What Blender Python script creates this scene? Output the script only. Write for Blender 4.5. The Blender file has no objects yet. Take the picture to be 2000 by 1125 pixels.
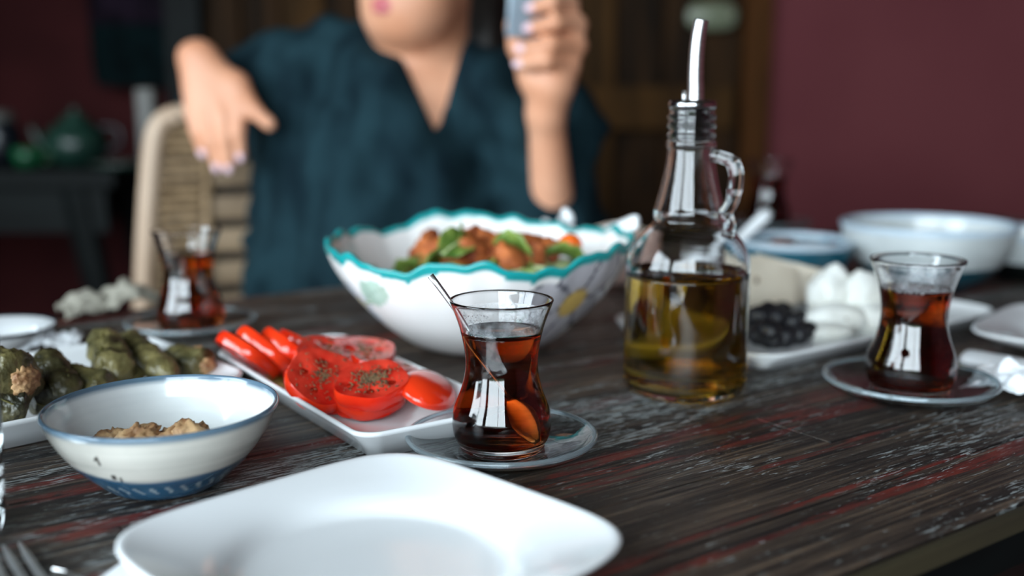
import bpy, bmesh, math, random
import numpy as np
from mathutils import Vector, Matrix, Euler, noise

random.seed(7); rng = np.random.default_rng(7)
C = bpy.context.scene.collection
S = bpy.context.scene
PI = math.pi
R = math.radians

# ---------------------------------------------------------------- camera
F = 2080.0; PITCH = R(10.2); H = .207; TZ = .75; CZ = TZ + H
cam_d = bpy.data.cameras.new('camera'); cam = bpy.data.objects.new('camera', cam_d); C.objects.link(cam)
cam.location = (0, 0, CZ); cam.rotation_euler = (PI/2 - PITCH, 0, 0)
cam_d.sensor_width = 36; cam_d.lens = F/2000*36; cam_d.clip_start = .02
cam_d.dof.use_dof = True; cam_d.dof.focus_distance = .605; cam_d.dof.aperture_fstop = 2.75
S.camera = cam
# ---------------------------------------------------------------- sky, exposure
W = bpy.data.worlds.new('sky'); S.world = W; W.use_nodes = True
bg = W.node_tree.nodes['Background']
bg.inputs[0].default_value = (.80, .92, 1.0, 1); bg.inputs[1].default_value = 11.8
S.view_settings.view_transform = 'Standard'; S.view_settings.look = 'None'
S.view_settings.exposure = 0.0; S.view_settings.gamma = 1; S.view_settings.use_curve_mapping = False
try:
    cy = S.cycles
    cy.max_bounces = 12; cy.transmission_bounces = 12; cy.glossy_bounces = 6; cy.transparent_max_bounces = 16
    cy.blur_glossy = .5; cy.sample_clamp_indirect = 6
    cy.use_denoising = True
except Exception: pass
# daylight enters through the window openings behind and left of the camera (portals only guide sampling)
WY = -1.7; XL = -2.0
WINS = [(-1.9, .40, .62, 2.45)]; WINL = (-1.55, .45, .62, 2.45)
def portal(loc, sx, sy, rot):
    l = bpy.data.lights.new('window_daylight', 'AREA'); l.shape = 'RECTANGLE'; l.size = sx; l.size_y = sy
    l.cycles.is_portal = True
    o = bpy.data.objects.new('window_daylight', l); C.objects.link(o); o.location = loc; o.rotation_euler = rot
for (x0, x1, z0, z1) in WINS: portal(((x0+x1)/2, WY-.06, (z0+z1)/2), x1-x0, z1-z0, (PI/2, 0, 0))
portal((XL-.06, (WINL[0]+WINL[1])/2, (WINL[2]+WINL[3])/2), WINL[1]-WINL[0], WINL[3]-WINL[2], (PI/2, 0, -PI/2))

# ---------------------------------------------------------------- geometry helpers
_cp, _sp = math.cos(PITCH), math.sin(PITCH)
def _ray(px, py):
    u = (562.5-py)/F; return (px-1000)/F, _cp+u*_sp, -_sp+u*_cp
def P(px, py, h=0):            # point on the level plane h above the table top
    d = _ray(px, py); t = (h-H)/d[2]; return Vector((d[0]*t, d[1]*t, TZ+h))
def D(px, py, Y):              # point at distance Y
    d = _ray(px, py); t = Y/d[1]; return Vector((d[0]*t, Y, CZ+d[2]*t))

def obj(name, vf, mat, parent=None, smooth=True, loc=None, rot=None, scale=None, mats=None, idx=None):
    v, f = vf
    me = bpy.data.meshes.new(name); me.from_pydata([tuple(map(float, p)) for p in v], [], [tuple(map(int, q)) for q in f])
    me.update()
    for m in (mats or [mat]): me.materials.append(m)
    if smooth: me.polygons.foreach_set('use_smooth', [True]*len(me.polygons))
    if idx is not None: me.polygons.foreach_set('material_index', idx)
    o = bpy.data.objects.new(name, me); C.objects.link(o); o.parent = parent
    if loc is not None: o.location = loc
    if rot is not None: o.rotation_euler = rot
    if scale is not None: o.scale = (scale,)*3 if isinstance(scale, (int, float)) else scale
    return o
def tag(o, label, cat, group=None):
    o['label'] = label; o['category'] = cat
    if group: o['group'] = group
    return o
def thing(name, label, cat, loc=(0, 0, 0), rotz=0, group=None, scale=1):
    o = bpy.data.objects.new(name, None); C.objects.link(o); o.empty_display_size = .02
    o.location = loc; o.rotation_euler = (0, 0, rotz); o.scale = (scale,)*3
    return tag(o, label, cat, group)
def struct(o): o['kind'] = 'structure'; return o
def dup(root, loc=None, rot=None, label=None, group=None, scale=None):
    r = root.copy(); C.objects.link(r)
    if loc is not None: r.location = loc
    if rot is not None: r.rotation_euler = rot
    if scale is not None: r.scale = (scale,)*3
    if label: r['label'] = label
    if group: r['group'] = group
    for ch in list(root.children):
        c = ch.copy(); C.objects.link(c); c.parent = r
        for g in ch.children:
            d = g.copy(); C.objects.link(d); d.parent = c
    return r
def join(*parts):
    V = []; Fc = []
    for v, f in parts:
        n = len(V); V += [tuple(p) for p in v]; Fc += [tuple(i+n for i in q) for q in f]
    return V, Fc
def xf(vf, M): return [tuple(M @ Vector(p)) for p in vf[0]], vf[1]
def box(cx, cy, cz, sx, sy, sz, b=0.0):
    bm = bmesh.new(); bmesh.ops.create_cube(bm, size=1)
    for v in bm.verts: v.co = Vector((cx+v.co.x*sx, cy+v.co.y*sy, cz+v.co.z*sz))
    if b: bmesh.ops.bevel(bm, geom=list(bm.edges), offset=b, segments=2, affect='EDGES', profile=.6)
    bm.verts.index_update(); r = ([tuple(v.co) for v in bm.verts], [tuple(v.index for v in f.verts) for f in bm.faces]); bm.free(); return r
def cr(pts, n=6):              # Catmull-Rom through control points
    pts = [np.array(p, float) for p in pts]; out = []
    for i in range(len(pts)-1):
        p0 = pts[max(i-1, 0)]; p1 = pts[i]; p2 = pts[i+1]; p3 = pts[min(i+2, len(pts)-1)]
        for k in range(n):
            t = k/n
            out.append(.5*((2*p1)+(-p0+p2)*t+(2*p0-5*p1+4*p2-p3)*t*t+(-p0+3*p1-3*p2+p3)*t**3))
    out.append(pts[-1]); return out
def lathe(prof, seg=64):
    V = []; Fc = []; rows = []
    for r, z in prof:
        if abs(r) < 1e-6: rows.append([len(V)]); V.append((0, 0, z))
        else:
            rows.append(list(range(len(V), len(V)+seg)))
            V += [(r*math.cos(2*PI*k/seg), r*math.sin(2*PI*k/seg), z) for k in range(seg)]
    for a, b in zip(rows[:-1], rows[1:]):
        for k in range(seg):
            k2 = (k+1) % seg
            if len(a) == 1 and len(b) == 1: continue
            if len(a) == 1: Fc.append((a[0], b[k2], b[k]))
            elif len(b) == 1: Fc.append((a[k], a[k2], b[0]))
            else: Fc.append((a[k], a[k2], b[k2], b[k]))
    return V, Fc
def loft(rings, cap0=True, cap1=True, closed=True):
    n = len(rings[0]); V = [tuple(p) for r in rings for p in r]; Fc = []
    for i in range(len(rings)-1):
        for k in range(n if closed else n-1):
            k2 = (k+1) % n; Fc.append((i*n+k, i*n+k2, (i+1)*n+k2, (i+1)*n+k))
    def cap(i, flip):
        c = np.mean([V[i*n+k] for k in range(n)], axis=0); V.append(tuple(c)); ci = len(V)-1
        for k in range(n):
            k2 = (k+1) % n; Fc.append((ci, i*n+k, i*n+k2) if flip else (ci, i*n+k2, i*n+k))
    if cap0: cap(0, False)
    if cap1: cap(len(rings)-1, True)
    return V, Fc
def tube(path, rad, seg=12, flat=None, up=(0, 0, 1), caps=True):
    path = [Vector(p) for p in path]; n = len(path)
    if isinstance(rad, (int, float)): rad = [rad]*n
    rings = []; upv = Vector(up)
    for i, p in enumerate(path):
        t = (path[min(i+1, n-1)]-path[max(i-1, 0)]).normalized()
        s = t.cross(upv)
        if s.length < 1e-4: s = t.cross(Vector((1, 0, 0)))
        s.normalize(); b = s.cross(t).normalized()
        fl = 1 if flat is None else (flat[i] if isinstance(flat, (list, tuple)) else flat)
        rings.append([p+s*(rad[i]*math.cos(2*PI*k/seg))+b*(rad[i]*fl*math.sin(2*PI*k/seg)) for k in range(seg)])
    return loft(rings, caps, caps)
def ico(sub=3, r=1.0):
    bm = bmesh.new(); bmesh.ops.create_icosphere(bm, subdivisions=sub, radius=r)
    bm.verts.index_update(); o = ([tuple(v.co) for v in bm.verts], [tuple(v.index for v in f.verts) for f in bm.faces]); bm.free(); return o
def blob(sub, scale, amp, freq, seed=0, ridged=False):
    v, f = ico(sub); out = []
    for p in v:
        q = Vector(p); s = Vector((seed*7.3, seed*3.1, seed*1.7))
        d = noise.fractal(q*freq+s, 1.0, 2.0, 3)
        if ridged: d = 1-2*abs(d)*1.6
        q = q*(1+amp*d); out.append((q.x*scale[0], q.y*scale[1], q.z*scale[2]))
    return out, f
def srect(hx, hy, n, N=96):    # superellipse outline
    out = []
    for k in range(N):
        a = 2*PI*k/N; c, s = math.cos(a), math.sin(a)
        r = (abs(c/hx)**n+abs(s/hy)**n)**(-1/n); out.append((r*c, r*s))
    return out
def rrect(hx, hy, r, per=10):  # rounded rectangle outline
    out = []
    for (cx, cyy, a0) in ((hx-r, hy-r, 0), (-hx+r, hy-r, 90), (-hx+r, -hy+r, 180), (hx-r, -hy+r, 270)):
        for k in range(per+1):
            a = R(a0+90*k/per); out.append((cx+r*math.cos(a), cyy+r*math.sin(a)))
    return out
def normals_out(o):
    bm = bmesh.new(); bm.from_mesh(o.data); bmesh.ops.recalc_face_normals(bm, faces=bm.faces); bm.to_mesh(o.data); bm.free(); return o
def color_attr(o, cols):
    a = o.data.color_attributes.new('paint', 'FLOAT_COLOR', 'POINT')
    c = np.ones((len(o.data.vertices), 4), 'f'); c[:, :3] = cols; a.data.foreach_set('color', c.ravel())
def lin(r, g, b):
    f = lambda c: c/12.92 if c <= .04045 else ((c+.055)/1.055)**2.4
    return (f(r/255), f(g/255), f(b/255))

# ---------------------------------------------------------------- materials
def mat(name, col=(.8, .8, .8), rough=.5, **kw):
    m = bpy.data.materials.new(name); m.use_nodes = True
    b = m.node_tree.nodes['Principled BSDF']
    b.inputs['Base Color'].default_value = (*col, 1); b.inputs['Roughness'].default_value = rough
    for k, v in kw.items():
        b.inputs[k.replace('_', ' ')].default_value = v
    return m
def nt(m): return m.node_tree.nodes, m.node_tree.links, m.node_tree.nodes['Principled BSDF']
def noisy(name, c1, c2, scale=20, rough=.5, bump=0, stretch=(1, 1, 1), detail=4, lo=.35, hi=.65, bscale=None, coord='Object', dist=0, **kw):
    m = mat(name, c1, rough, **kw); N, L, b = nt(m)
    tc = N.new('ShaderNodeTexCoord'); mp = N.new('ShaderNodeMapping'); mp.inputs['Scale'].default_value = stretch
    n = N.new('ShaderNodeTexNoise'); n.inputs['Scale'].default_value = scale; n.inputs['Detail'].default_value = detail; n.inputs['Distortion'].default_value = dist
    r = N.new('ShaderNodeValToRGB'); r.color_ramp.elements[0].position = lo; r.color_ramp.elements[1].position = hi
    r.color_ramp.elements[0].color = (*c1, 1); r.color_ramp.elements[1].color = (*c2, 1)
    L.new(tc.outputs[coord], mp.inputs[0]); L.new(mp.outputs[0], n.inputs['Vector']); L.new(n.outputs['Fac'], r.inputs[0]); L.new(r.outputs[0], b.inputs['Base Color'])
    if bump:
        bn = N.new('ShaderNodeBump'); bn.inputs['Strength'].default_value = bump; bn.inputs['Distance'].default_value = .002
        src = n
        if bscale:
            src = N.new('ShaderNodeTexNoise'); src.inputs['Scale'].default_value = bscale; L.new(mp.outputs[0], src.inputs['Vector'])
        L.new(src.outputs['Fac'], bn.inputs['Height']); L.new(bn.outputs[0], b.inputs['Normal'])
    return m
def painted(name, rough=.25, nscale=30, namp=.12, **kw):   # glaze colours come from the 'paint' attribute with a fine mottle
    m = mat(name, rough=rough, **kw); N, L, b = nt(m)
    a = N.new('ShaderNodeAttribute'); a.attribute_name = 'paint'
    tc = N.new('ShaderNodeTexCoord'); n = N.new('ShaderNodeTexNoise'); n.inputs['Scale'].default_value = nscale
    mr = N.new('ShaderNodeMapRange'); mr.inputs['To Min'].default_value = 1-namp; mr.inputs['To Max'].default_value = 1+namp
    mx = N.new('ShaderNodeMix'); mx.data_type = 'RGBA'; mx.blend_type = 'MULTIPLY'; mx.inputs['Factor'].default_value = 1
    L.new(tc.outputs['Object'], n.inputs['Vector']); L.new(n.outputs['Fac'], mr.inputs['Value'])
    L.new(a.outputs['Color'], mx.inputs['A']); L.new(mr.outputs[0], mx.inputs['B']); L.new(mx.outputs['Result'], b.inputs['Base Color'])
    return m
def glass(name, col=(1, 1, 1), rough=0.0, ior=1.5, dens=None, dcol=None):
    m = mat(name, col, rough, Transmission_Weight=1.0, IOR=ior)
    if dens:
        N, L, b = nt(m); va = N.new('ShaderNodeVolumeAbsorption'); va.inputs['Color'].default_value = (*dcol, 1); va.inputs['Density'].default_value = dens
        L.new(va.outputs[0], N['Material Output'].inputs['Volume'])
    return m

M_GLASS = glass('clear_glass', (.985, .995, 1.0))
M_GLASSB = glass('bluish_glass', (.93, .985, 1.0))
M_TEA = glass('tea', (1, 1, 1), ior=1.33, dens=165, dcol=(.79, .45, .05))
M_TEA_L = glass('tea_pale', (1, 1, 1), ior=1.33, dens=110, dcol=(.86, .54, .05))
M_OIL = glass('olive_oil', (1, 1, 1), ior=1.47, dens=55, dcol=(.82, .69, .0))
M_STEEL = noisy('brushed_steel', (.62, .62, .62), (.76, .76, .76), 90, .32, stretch=(1, 1, 8), Metallic=1.0)
M_CHROME = noisy('stopper_metal', (.42, .44, .46), (.62, .64, .66), 60, .18, Metallic=1.0)
M_RUBBER = noisy('black_rubber', (.010, .011, .012), (.02, .02, .022), 60, .3)
M_PORC = noisy('white_porcelain', (.80, .83, .85), (.84, .865, .88), 6, .14, Coat_Weight=.3)
M_PORC2 = noisy('ivory_porcelain', (.74, .76, .77), (.80, .82, .83), 7, .18)
M_NAPKIN = noisy('paper_napkin', (.80, .84, .88), (.87, .90, .93), 40, .9, bump=.3, bscale=300)
M_WALNUT = noisy('walnut_flesh', lin(214, 176, 130), lin(132, 82, 46), 90, .55, bump=.6, lo=.42, hi=.66)
M_WSKIN = noisy('walnut_skin', lin(120, 70, 40), lin(60, 34, 20), 150, .5, bump=.5)
M_LEAF = noisy('vine_leaf', lin(126, 116, 74), lin(56, 54, 32), 60, .36, bump=1.0, stretch=(1, 1, 1), lo=.34, hi=.66, detail=8, bscale=170)
M_LEAF2 = noisy('vine_leaf_dark', lin(88, 82, 52), lin(34, 34, 22), 70, .34, bump=1.0, lo=.34, hi=.66, detail=8, bscale=180)
M_VEIN = noisy('leaf_vein', lin(120, 112, 60), lin(80, 78, 36), 60, .35)
M_RICE = noisy('rice_filling', lin(205, 165, 120), lin(140, 95, 60), 160, .5, bump=.7)
M_TSKIN = noisy('tomato_skin', lin(228, 58, 22), lin(208, 34, 14), 14, .18, Coat_Weight=.4)
M_TFLESH = None
M_HERB = noisy('dried_oregano', lin(120, 92, 60), lin(52, 46, 26), 300, .8)
M_OLIVE = noisy('black_olive', (.004, .004, .006), (.010, .010, .013), 40, .5)
M_FETA = noisy('white_cheese', lin(238, 240, 236), lin(226, 226, 218), 30, .55, bump=.5, bscale=60)
M_CHEESE = noisy('pale_yellow_cheese', lin(224, 214, 196), lin(204, 192, 172), 18, .45, bump=.2)
M_SPECK = noisy('brown_speck', lin(120, 90, 50), lin(80, 60, 30), 80, .7)
M_LETT = noisy('lettuce', lin(58, 92, 30), lin(130, 150, 70), 40, .45, bump=.4)
M_LETTP = noisy('pale_lettuce', lin(190, 200, 150), lin(130, 155, 80), 30, .5, bump=.3)
M_CROUT = noisy('toasted_bread', lin(196, 108, 50), lin(120, 50, 22), 70, .7, bump=.7)
M_CARROT = noisy('orange_tomato', lin(240, 120, 40), lin(222, 92, 28), 20, .25)
M_YOG = noisy('yoghurt', lin(228, 228, 232), lin(212, 212, 220), 12, .4)
M_PAPR = noisy('brown_topping', lin(120, 64, 30), lin(80, 40, 20), 60, .5)
M_SKIN = noisy('skin', lin(222, 164, 132), lin(210, 146, 112), 12, .48, Subsurface_Weight=.0)
M_LIP = noisy('lip_colour', lin(200, 110, 115), lin(190, 98, 104), 30, .35)
M_NAIL = noisy('nail_polish', lin(236, 205, 212), lin(228, 190, 200), 20, .2)
M_HAIR = noisy('dark_hair', (.006, .005, .004), (.016, .012, .010), 30, .5, stretch=(6, 6, 1), bump=.5, Specular_IOR_Level=.2)
M_EYE = noisy('eye_white', (.8, .8, .8), (.75, .74, .74), 20, .15)
M_IRIS = noisy('iris', (.05, .03, .02), (.09, .05, .03), 200, .15)
M_LINEN = noisy('dark_teal_linen', lin(28, 50, 57), lin(13, 29, 36), 25, .9, bump=.05, bscale=420, stretch=(1, 1, .3), Specular_IOR_Level=.08, detail=2)
M_TROUS = noisy('black_trousers', (.01, .012, .014), (.02, .022, .025), 50, .8)
M_PHONE = noisy('phone_case', lin(150, 165, 178), lin(170, 184, 196), 10, .2, Metallic=.4)
M_PHONEG = noisy('phone_screen', (.01, .012, .015), (.015, .018, .02), 4, .06)
M_CHAIRW = noisy('pale_beech', lin(196, 172, 150), lin(172, 146, 122), 25, .5, stretch=(1, 1, .15), bump=.15)
M_WICK = noisy('wicker', lin(150, 124, 92), lin(106, 84, 58), 60, .65, bump=.4)
M_SLAT = noisy('pale_brown_slat', lin(140, 118, 92), lin(108, 88, 66), 30, .6, stretch=(.2, 1, 1))
M_WICKD = noisy('dark_wicker', lin(44, 34, 24), lin(28, 22, 16), 60, .7)
M_GREYW = noisy('grey_painted_wood', lin(92, 90, 86), lin(70, 68, 64), 30, .55, stretch=(1, 1, .2))
M_DARKT = noisy('dark_stained_wood', lin(15, 20, 20), lin(8, 11, 11), 20, .6, stretch=(.2, 1, 1), bump=.2, Specular_IOR_Level=.12)
M_GREENC = noisy('green_glaze', lin(30, 60, 50), lin(18, 40, 34), 14, .3)
M_GREENB = noisy('bright_green', lin(12, 84, 48), lin(8, 62, 36), 20, .35)
M_NAVY = noisy('navy_glaze', lin(18, 26, 34), lin(10, 14, 20), 14, .3)
M_BAG = noisy('dark_purple_cloth', lin(36, 26, 38), lin(17, 14, 19), 20, .85, Specular_IOR_Level=.05, bump=.3)
M_BAGT = noisy('dark_teal_cloth', lin(12, 28, 30), lin(6, 13, 15), 20, .85, Specular_IOR_Level=.05, bump=.3)
M_SIGN = noisy('pale_green_enamel', lin(124, 130, 108), lin(106, 114, 92), 10, .35)
M_BREAD = noisy('pale_crust', lin(226, 196, 184), lin(206, 170, 156), 20, .6)
M_GOLD = noisy('gold_metal', lin(200, 160, 90), lin(180, 140, 70), 30, .25, Metallic=1.0)
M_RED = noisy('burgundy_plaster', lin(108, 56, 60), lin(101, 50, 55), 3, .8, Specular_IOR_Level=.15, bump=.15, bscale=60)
M_RED2 = noisy('dark_red_paint_shade', lin(62, 25, 26), lin(50, 19, 20), 4, .8, Specular_IOR_Level=.1)  # left walls' dimmer light put into this red; plain paint on door planks
M_DOOR = noisy('old_brown_plank', lin(56, 37, 20), lin(24, 17, 11), 4, .75, Specular_IOR_Level=.1, stretch=(6, 6, .7), bump=.4, coord='Object')
M_DOOR2 = noisy('ochre_plank', lin(76, 51, 24), lin(46, 31, 15), 4, .75, Specular_IOR_Level=.1, stretch=(6, 6, .7), bump=.4)
M_TRIM = noisy('brown_door_frame', lin(84, 50, 22), lin(58, 35, 15), 5, .75, Specular_IOR_Level=.1, stretch=(6, 6, .6))
M_FLOOR = noisy('dark_floor_tile', lin(64, 58, 54), lin(46, 42, 40), 6, .5, bump=.1)
M_CEIL = noisy('ceiling_plaster', lin(150, 140, 130), lin(140, 130, 120), 3, .9)
M_WALLB = noisy('brown_plaster', lin(88, 70, 60), lin(76, 60, 52), 3, .85)
M_FRAME = noisy('dark_window_wood', lin(44, 36, 30), lin(30, 24, 20), 20, .5)
M_GROUND = noisy('garden_ground', lin(84, 92, 70), lin(60, 66, 50), 1.5, .9)
M_HEDGE = noisy('hedge_green', lin(52, 72, 38), lin(28, 42, 22), 9, .8, bump=.8)

def tomato_flesh():
    m = mat('tomato_flesh', lin(226, 62, 46), .22, Coat_Weight=.3); N, L, b = nt(m)
    tc = N.new('ShaderNodeTexCoord'); n = N.new('ShaderNodeTexNoise'); n.inputs['Scale'].default_value = 55; n.inputs['Detail'].default_value = 5
    v = N.new('ShaderNodeTexVoronoi'); v.inputs['Scale'].default_value = 75
    r = N.new('ShaderNodeValToRGB'); e = r.color_ramp.elements
    e[0].position = .34; e[0].color = (*lin(168, 20, 12), 1); e[1].position = .66; e[1].color = (*lin(216, 62, 44), 1)
    bn = N.new('ShaderNodeBump'); bn.inputs['Strength'].default_value = .5; bn.inputs['Distance'].default_value = .0015
    L.new(tc.outputs['Object'], n.inputs['Vector']); L.new(tc.outputs['Object'], v.inputs['Vector']); L.new(n.outputs['Fac'], r.inputs[0])
    L.new(r.outputs[0], b.inputs['Base Color']); L.new(v.outputs['Distance'], bn.inputs['Height']); L.new(bn.outputs[0], b.inputs['Normal'])
    return m
M_TFLESH = tomato_flesh()
M_PULP = noisy('tomato_pulp', lin(160, 30, 14), lin(104, 16, 9), 90, .2, bump=.5)

TDIR = R(54.8)                                    # table length direction, clockwise from the view direction
TU = Vector((math.sin(TDIR), math.cos(TDIR), 0)); TN = Vector((-math.cos(TDIR), math.sin(TDIR), 0))
TROT = PI/2-TDIR                                  # rotation of the table's own x axis
def table_wood():
    m = mat('reclaimed_table_wood', rough=.42); N, L, b = nt(m)
    g = N.new('ShaderNodeNewGeometry'); oi = N.new('ShaderNodeObjectInfo')
    rot = N.new('ShaderNodeMapping'); rot.vector_type = 'POINT'; rot.inputs['Rotation'].default_value = (0, 0, -TROT)
    L.new(g.outputs['Position'], rot.inputs[0])
    off = N.new('ShaderNodeVectorMath'); off.operation = 'ADD'
    sc = N.new('ShaderNodeVectorMath'); sc.operation = 'SCALE'; sc.inputs['Scale'].default_value = 7.0
    cb = N.new('ShaderNodeCombineXYZ'); L.new(oi.outputs['Random'], cb.inputs[0]); L.new(oi.outputs['Random'], cb.inputs[2])
    L.new(cb.outputs[0], sc.inputs[0]); L.new(rot.outputs[0], off.inputs[0]); L.new(sc.outputs[0], off.inputs[1])
    def tex(scale, st, detail=5, dist=.3, src=None, rough=.6):
        mp = N.new('ShaderNodeMapping'); mp.inputs['Scale'].default_value = st; L.new((src or off).outputs[0], mp.inputs[0])
        n = N.new('ShaderNodeTexNoise'); n.inputs['Scale'].default_value = scale; n.inputs['Detail'].default_value = detail; n.inputs['Distortion'].default_value = dist
        n.inputs['Roughness'].default_value = rough
        L.new(mp.outputs[0], n.inputs['Vector']); return n
    def ramp(src, stops):
        r = N.new('ShaderNodeValToRGB'); els = r.color_ramp.elements
        while len(els) < len(stops): els.new(.5)
        for e, (p, c) in zip(els, stops): e.position = p; e.color = (*c, 1) if len(c) == 3 else c
        L.new(src, r.inputs[0]); return r
    def mix(a, bb, fac, mode='MIX'):
        x = N.new('ShaderNodeMix'); x.data_type = 'RGBA'; x.blend_type = mode
        if isinstance(fac, float): x.inputs['Factor'].default_value = fac
        else: L.new(fac, x.inputs['Factor'])
        if isinstance(a, tuple): x.inputs['A'].default_value = (*a, 1)
        else: L.new(a, x.inputs['A'])
        if isinstance(bb, tuple): x.inputs['B'].default_value = (*bb, 1)
        else: L.new(bb, x.inputs['B'])
        return x.outputs['Result']
    w = (0, 0, 0); o1 = (1, 1, 1)
    grain = tex(85, (.05, 2.4, 1), 9, .35, rough=.78); fine = tex(170, (.22, 1.4, 1), 6, .5, rough=.7)
    big = tex(7, (.35, 1.6, 1), 4, .5, src=rot)
    base = ramp(grain.outputs['Fac'], [(.36, lin(12, 11, 12)), (.47, lin(44, 38, 35)), (.55, lin(92, 80, 70)), (.66, lin(150, 130, 108))])
    tone = ramp(big.outputs['Fac'], [(.36, (.26, .26, .28)), (.64, (.88, .80, .72))])
    col = mix(base.outputs[0], tone.outputs[0], 1.0, 'MULTIPLY')
    # remains of red paint
    rn = tex(12, (.15, 1.9, 1), 10, .35, src=rot, rough=.66); rm = ramp(rn.outputs['Fac'], [(.55, w), (.575, o1)])
    gr = ramp(fine.outputs['Fac'], [(.36, w), (.46, o1)])
    rmask = mix(rm.outputs[0], gr.outputs[0], 1.0, 'MULTIPLY')
    rc = ramp(tex(30, (.4, 1.5, 1), 3).outputs['Fac'], [(.35, lin(70, 22, 22)), (.62, lin(106, 40, 30)), (.74, lin(132, 62, 34))])
    col = mix(col, rc.outputs[0], rmask)
    # pale blue-grey flakes clinging in patches
    pn = tex(10, (.40, 1.6, 1), 4, .6, src=rot, rough=.6); pm = ramp(pn.outputs['Fac'], [(.46, w), (.62, o1)])
    fl_ = tex(320, (.20, 1.6, 1), 10, .4, src=rot, rough=.74)
    ad = N.new('ShaderNodeMath'); ad.operation = 'MULTIPLY_ADD'; L.new(pm.outputs[0], ad.inputs[0]); ad.inputs[1].default_value = .112; L.new(fl_.outputs['Fac'], ad.inputs[2])
    fm = ramp(ad.outputs[0], [(.615, w), (.64, o1)]); pmask = fm.outputs[0]
    col = mix(col, lin(148, 154, 154), pmask)
    L.new(col, b.inputs['Base Color'])
    rr = ramp(grain.outputs['Fac'], [(.3, (.62,)*3), (.7, (.40,)*3)]); L.new(rr.outputs[0], b.inputs['Roughness'])
    bn = N.new('ShaderNodeBump'); bn.inputs['Strength'].default_value = .55; bn.inputs['Distance'].default_value = .0012
    L.new(grain.outputs['Fac'], bn.inputs['Height'])
    b2 = N.new('ShaderNodeBump'); b2.inputs['Strength'].default_value = .35; b2.inputs['Distance'].default_value = .0006
    L.new(pmask, b2.inputs['Height']); L.new(bn.outputs[0], b2.inputs['Normal']); L.new(b2.outputs[0], b.inputs['Normal'])
    return m
M_TABLE = table_wood()
M_EDGE = noisy('table_edge_wood', lin(60, 54, 34), lin(34, 31, 21), 18, .6, stretch=(.15, 1, 1), bump=.3)

# ---------------------------------------------------------------- the room
def slab(name, x0, x1, y0, y1, z0, z1, m, parent=None):
    o = obj(name, box((x0+x1)/2, (y0+y1)/2, (z0+z1)/2, x1-x0, y1-y0, z1-z0), m, parent, smooth=False)
    if parent is None: struct(o)
    return o
YB = 2.55; YL = 3.2; XR = 2.3; ZC = 2.8
slab('floor', XL-.1, XR+.1, WY-.1, YL+.1, -.1, 0, M_FLOOR)
slab('ceiling', XL-.1, XR+.1, WY-.1, YL+.1, ZC, ZC+.1, M_CEIL)
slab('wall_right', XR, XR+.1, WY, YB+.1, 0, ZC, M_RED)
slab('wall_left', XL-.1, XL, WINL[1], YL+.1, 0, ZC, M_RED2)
slab('wall_left_sill', XL-.1, XL, WY, WINL[1], 0, WINL[2], M_WALLB)
slab('wall_left_head', XL-.1, XL, WY, WINL[1], WINL[3], ZC, M_WALLB)
slab('wall_left_corner', XL-.1, XL, WY, WINL[0], WINL[2], WINL[3], M_WALLB)
slab('wall_shade_alcove', XL, -.78, YL, YL+.1, 0, ZC, M_RED2)  # wall set back as an added recess so it stays darker
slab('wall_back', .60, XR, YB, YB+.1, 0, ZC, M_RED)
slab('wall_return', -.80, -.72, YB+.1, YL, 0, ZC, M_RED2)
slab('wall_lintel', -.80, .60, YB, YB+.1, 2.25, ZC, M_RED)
slab('wall_shade_soffit', XL, -.72, YB-.05, YB+.05, 2.0, ZC, M_RED2)  # unseen low soffit added to shade the recess
# plank door behind the woman
dr = struct(bpy.data.objects.new('door_1', None)); C.objects.link(dr); dr.location = (0, YB, 0)
x = -.72; k = 0
while x < .54:
    w = .085+.03*((k*37) % 7)/7; w = min(w, .54-x)
    red = -.125 < x+w/2 < .0
    obj('plank', box(x+w/2, .03+.006*((k*5) % 3), 1.11, w-.006, .035, 2.2, .004), M_RED2 if red else (M_DOOR2 if k in (2, 9) else M_DOOR), dr, smooth=False)
    x += w; k += 1
obj('cross_rail', box(-.09, .0, .62, 1.25, .03, .11, .004), M_DOOR, dr, smooth=False)
obj('cross_rail', box(.27, .0, .93, .50, .03, .10, .004), M_DOOR2, dr, smooth=False)
obj('cross_rail', box(-.09, .0, 2.0, 1.25, .03, .11, .004), M_DOOR, dr, smooth=False)
obj('door_backing', box(-.09, .075, 1.12, 1.36, .02, 2.24), M_DOOR, dr, smooth=False)
slab('trim_1', .54, .60, YB-.03, YB+.1, 0, 2.25, M_TRIM)
slab('trim_2', -.80, -.72, YB-.03, YB+.1, 0, 2.25, M_DARKT)
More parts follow.
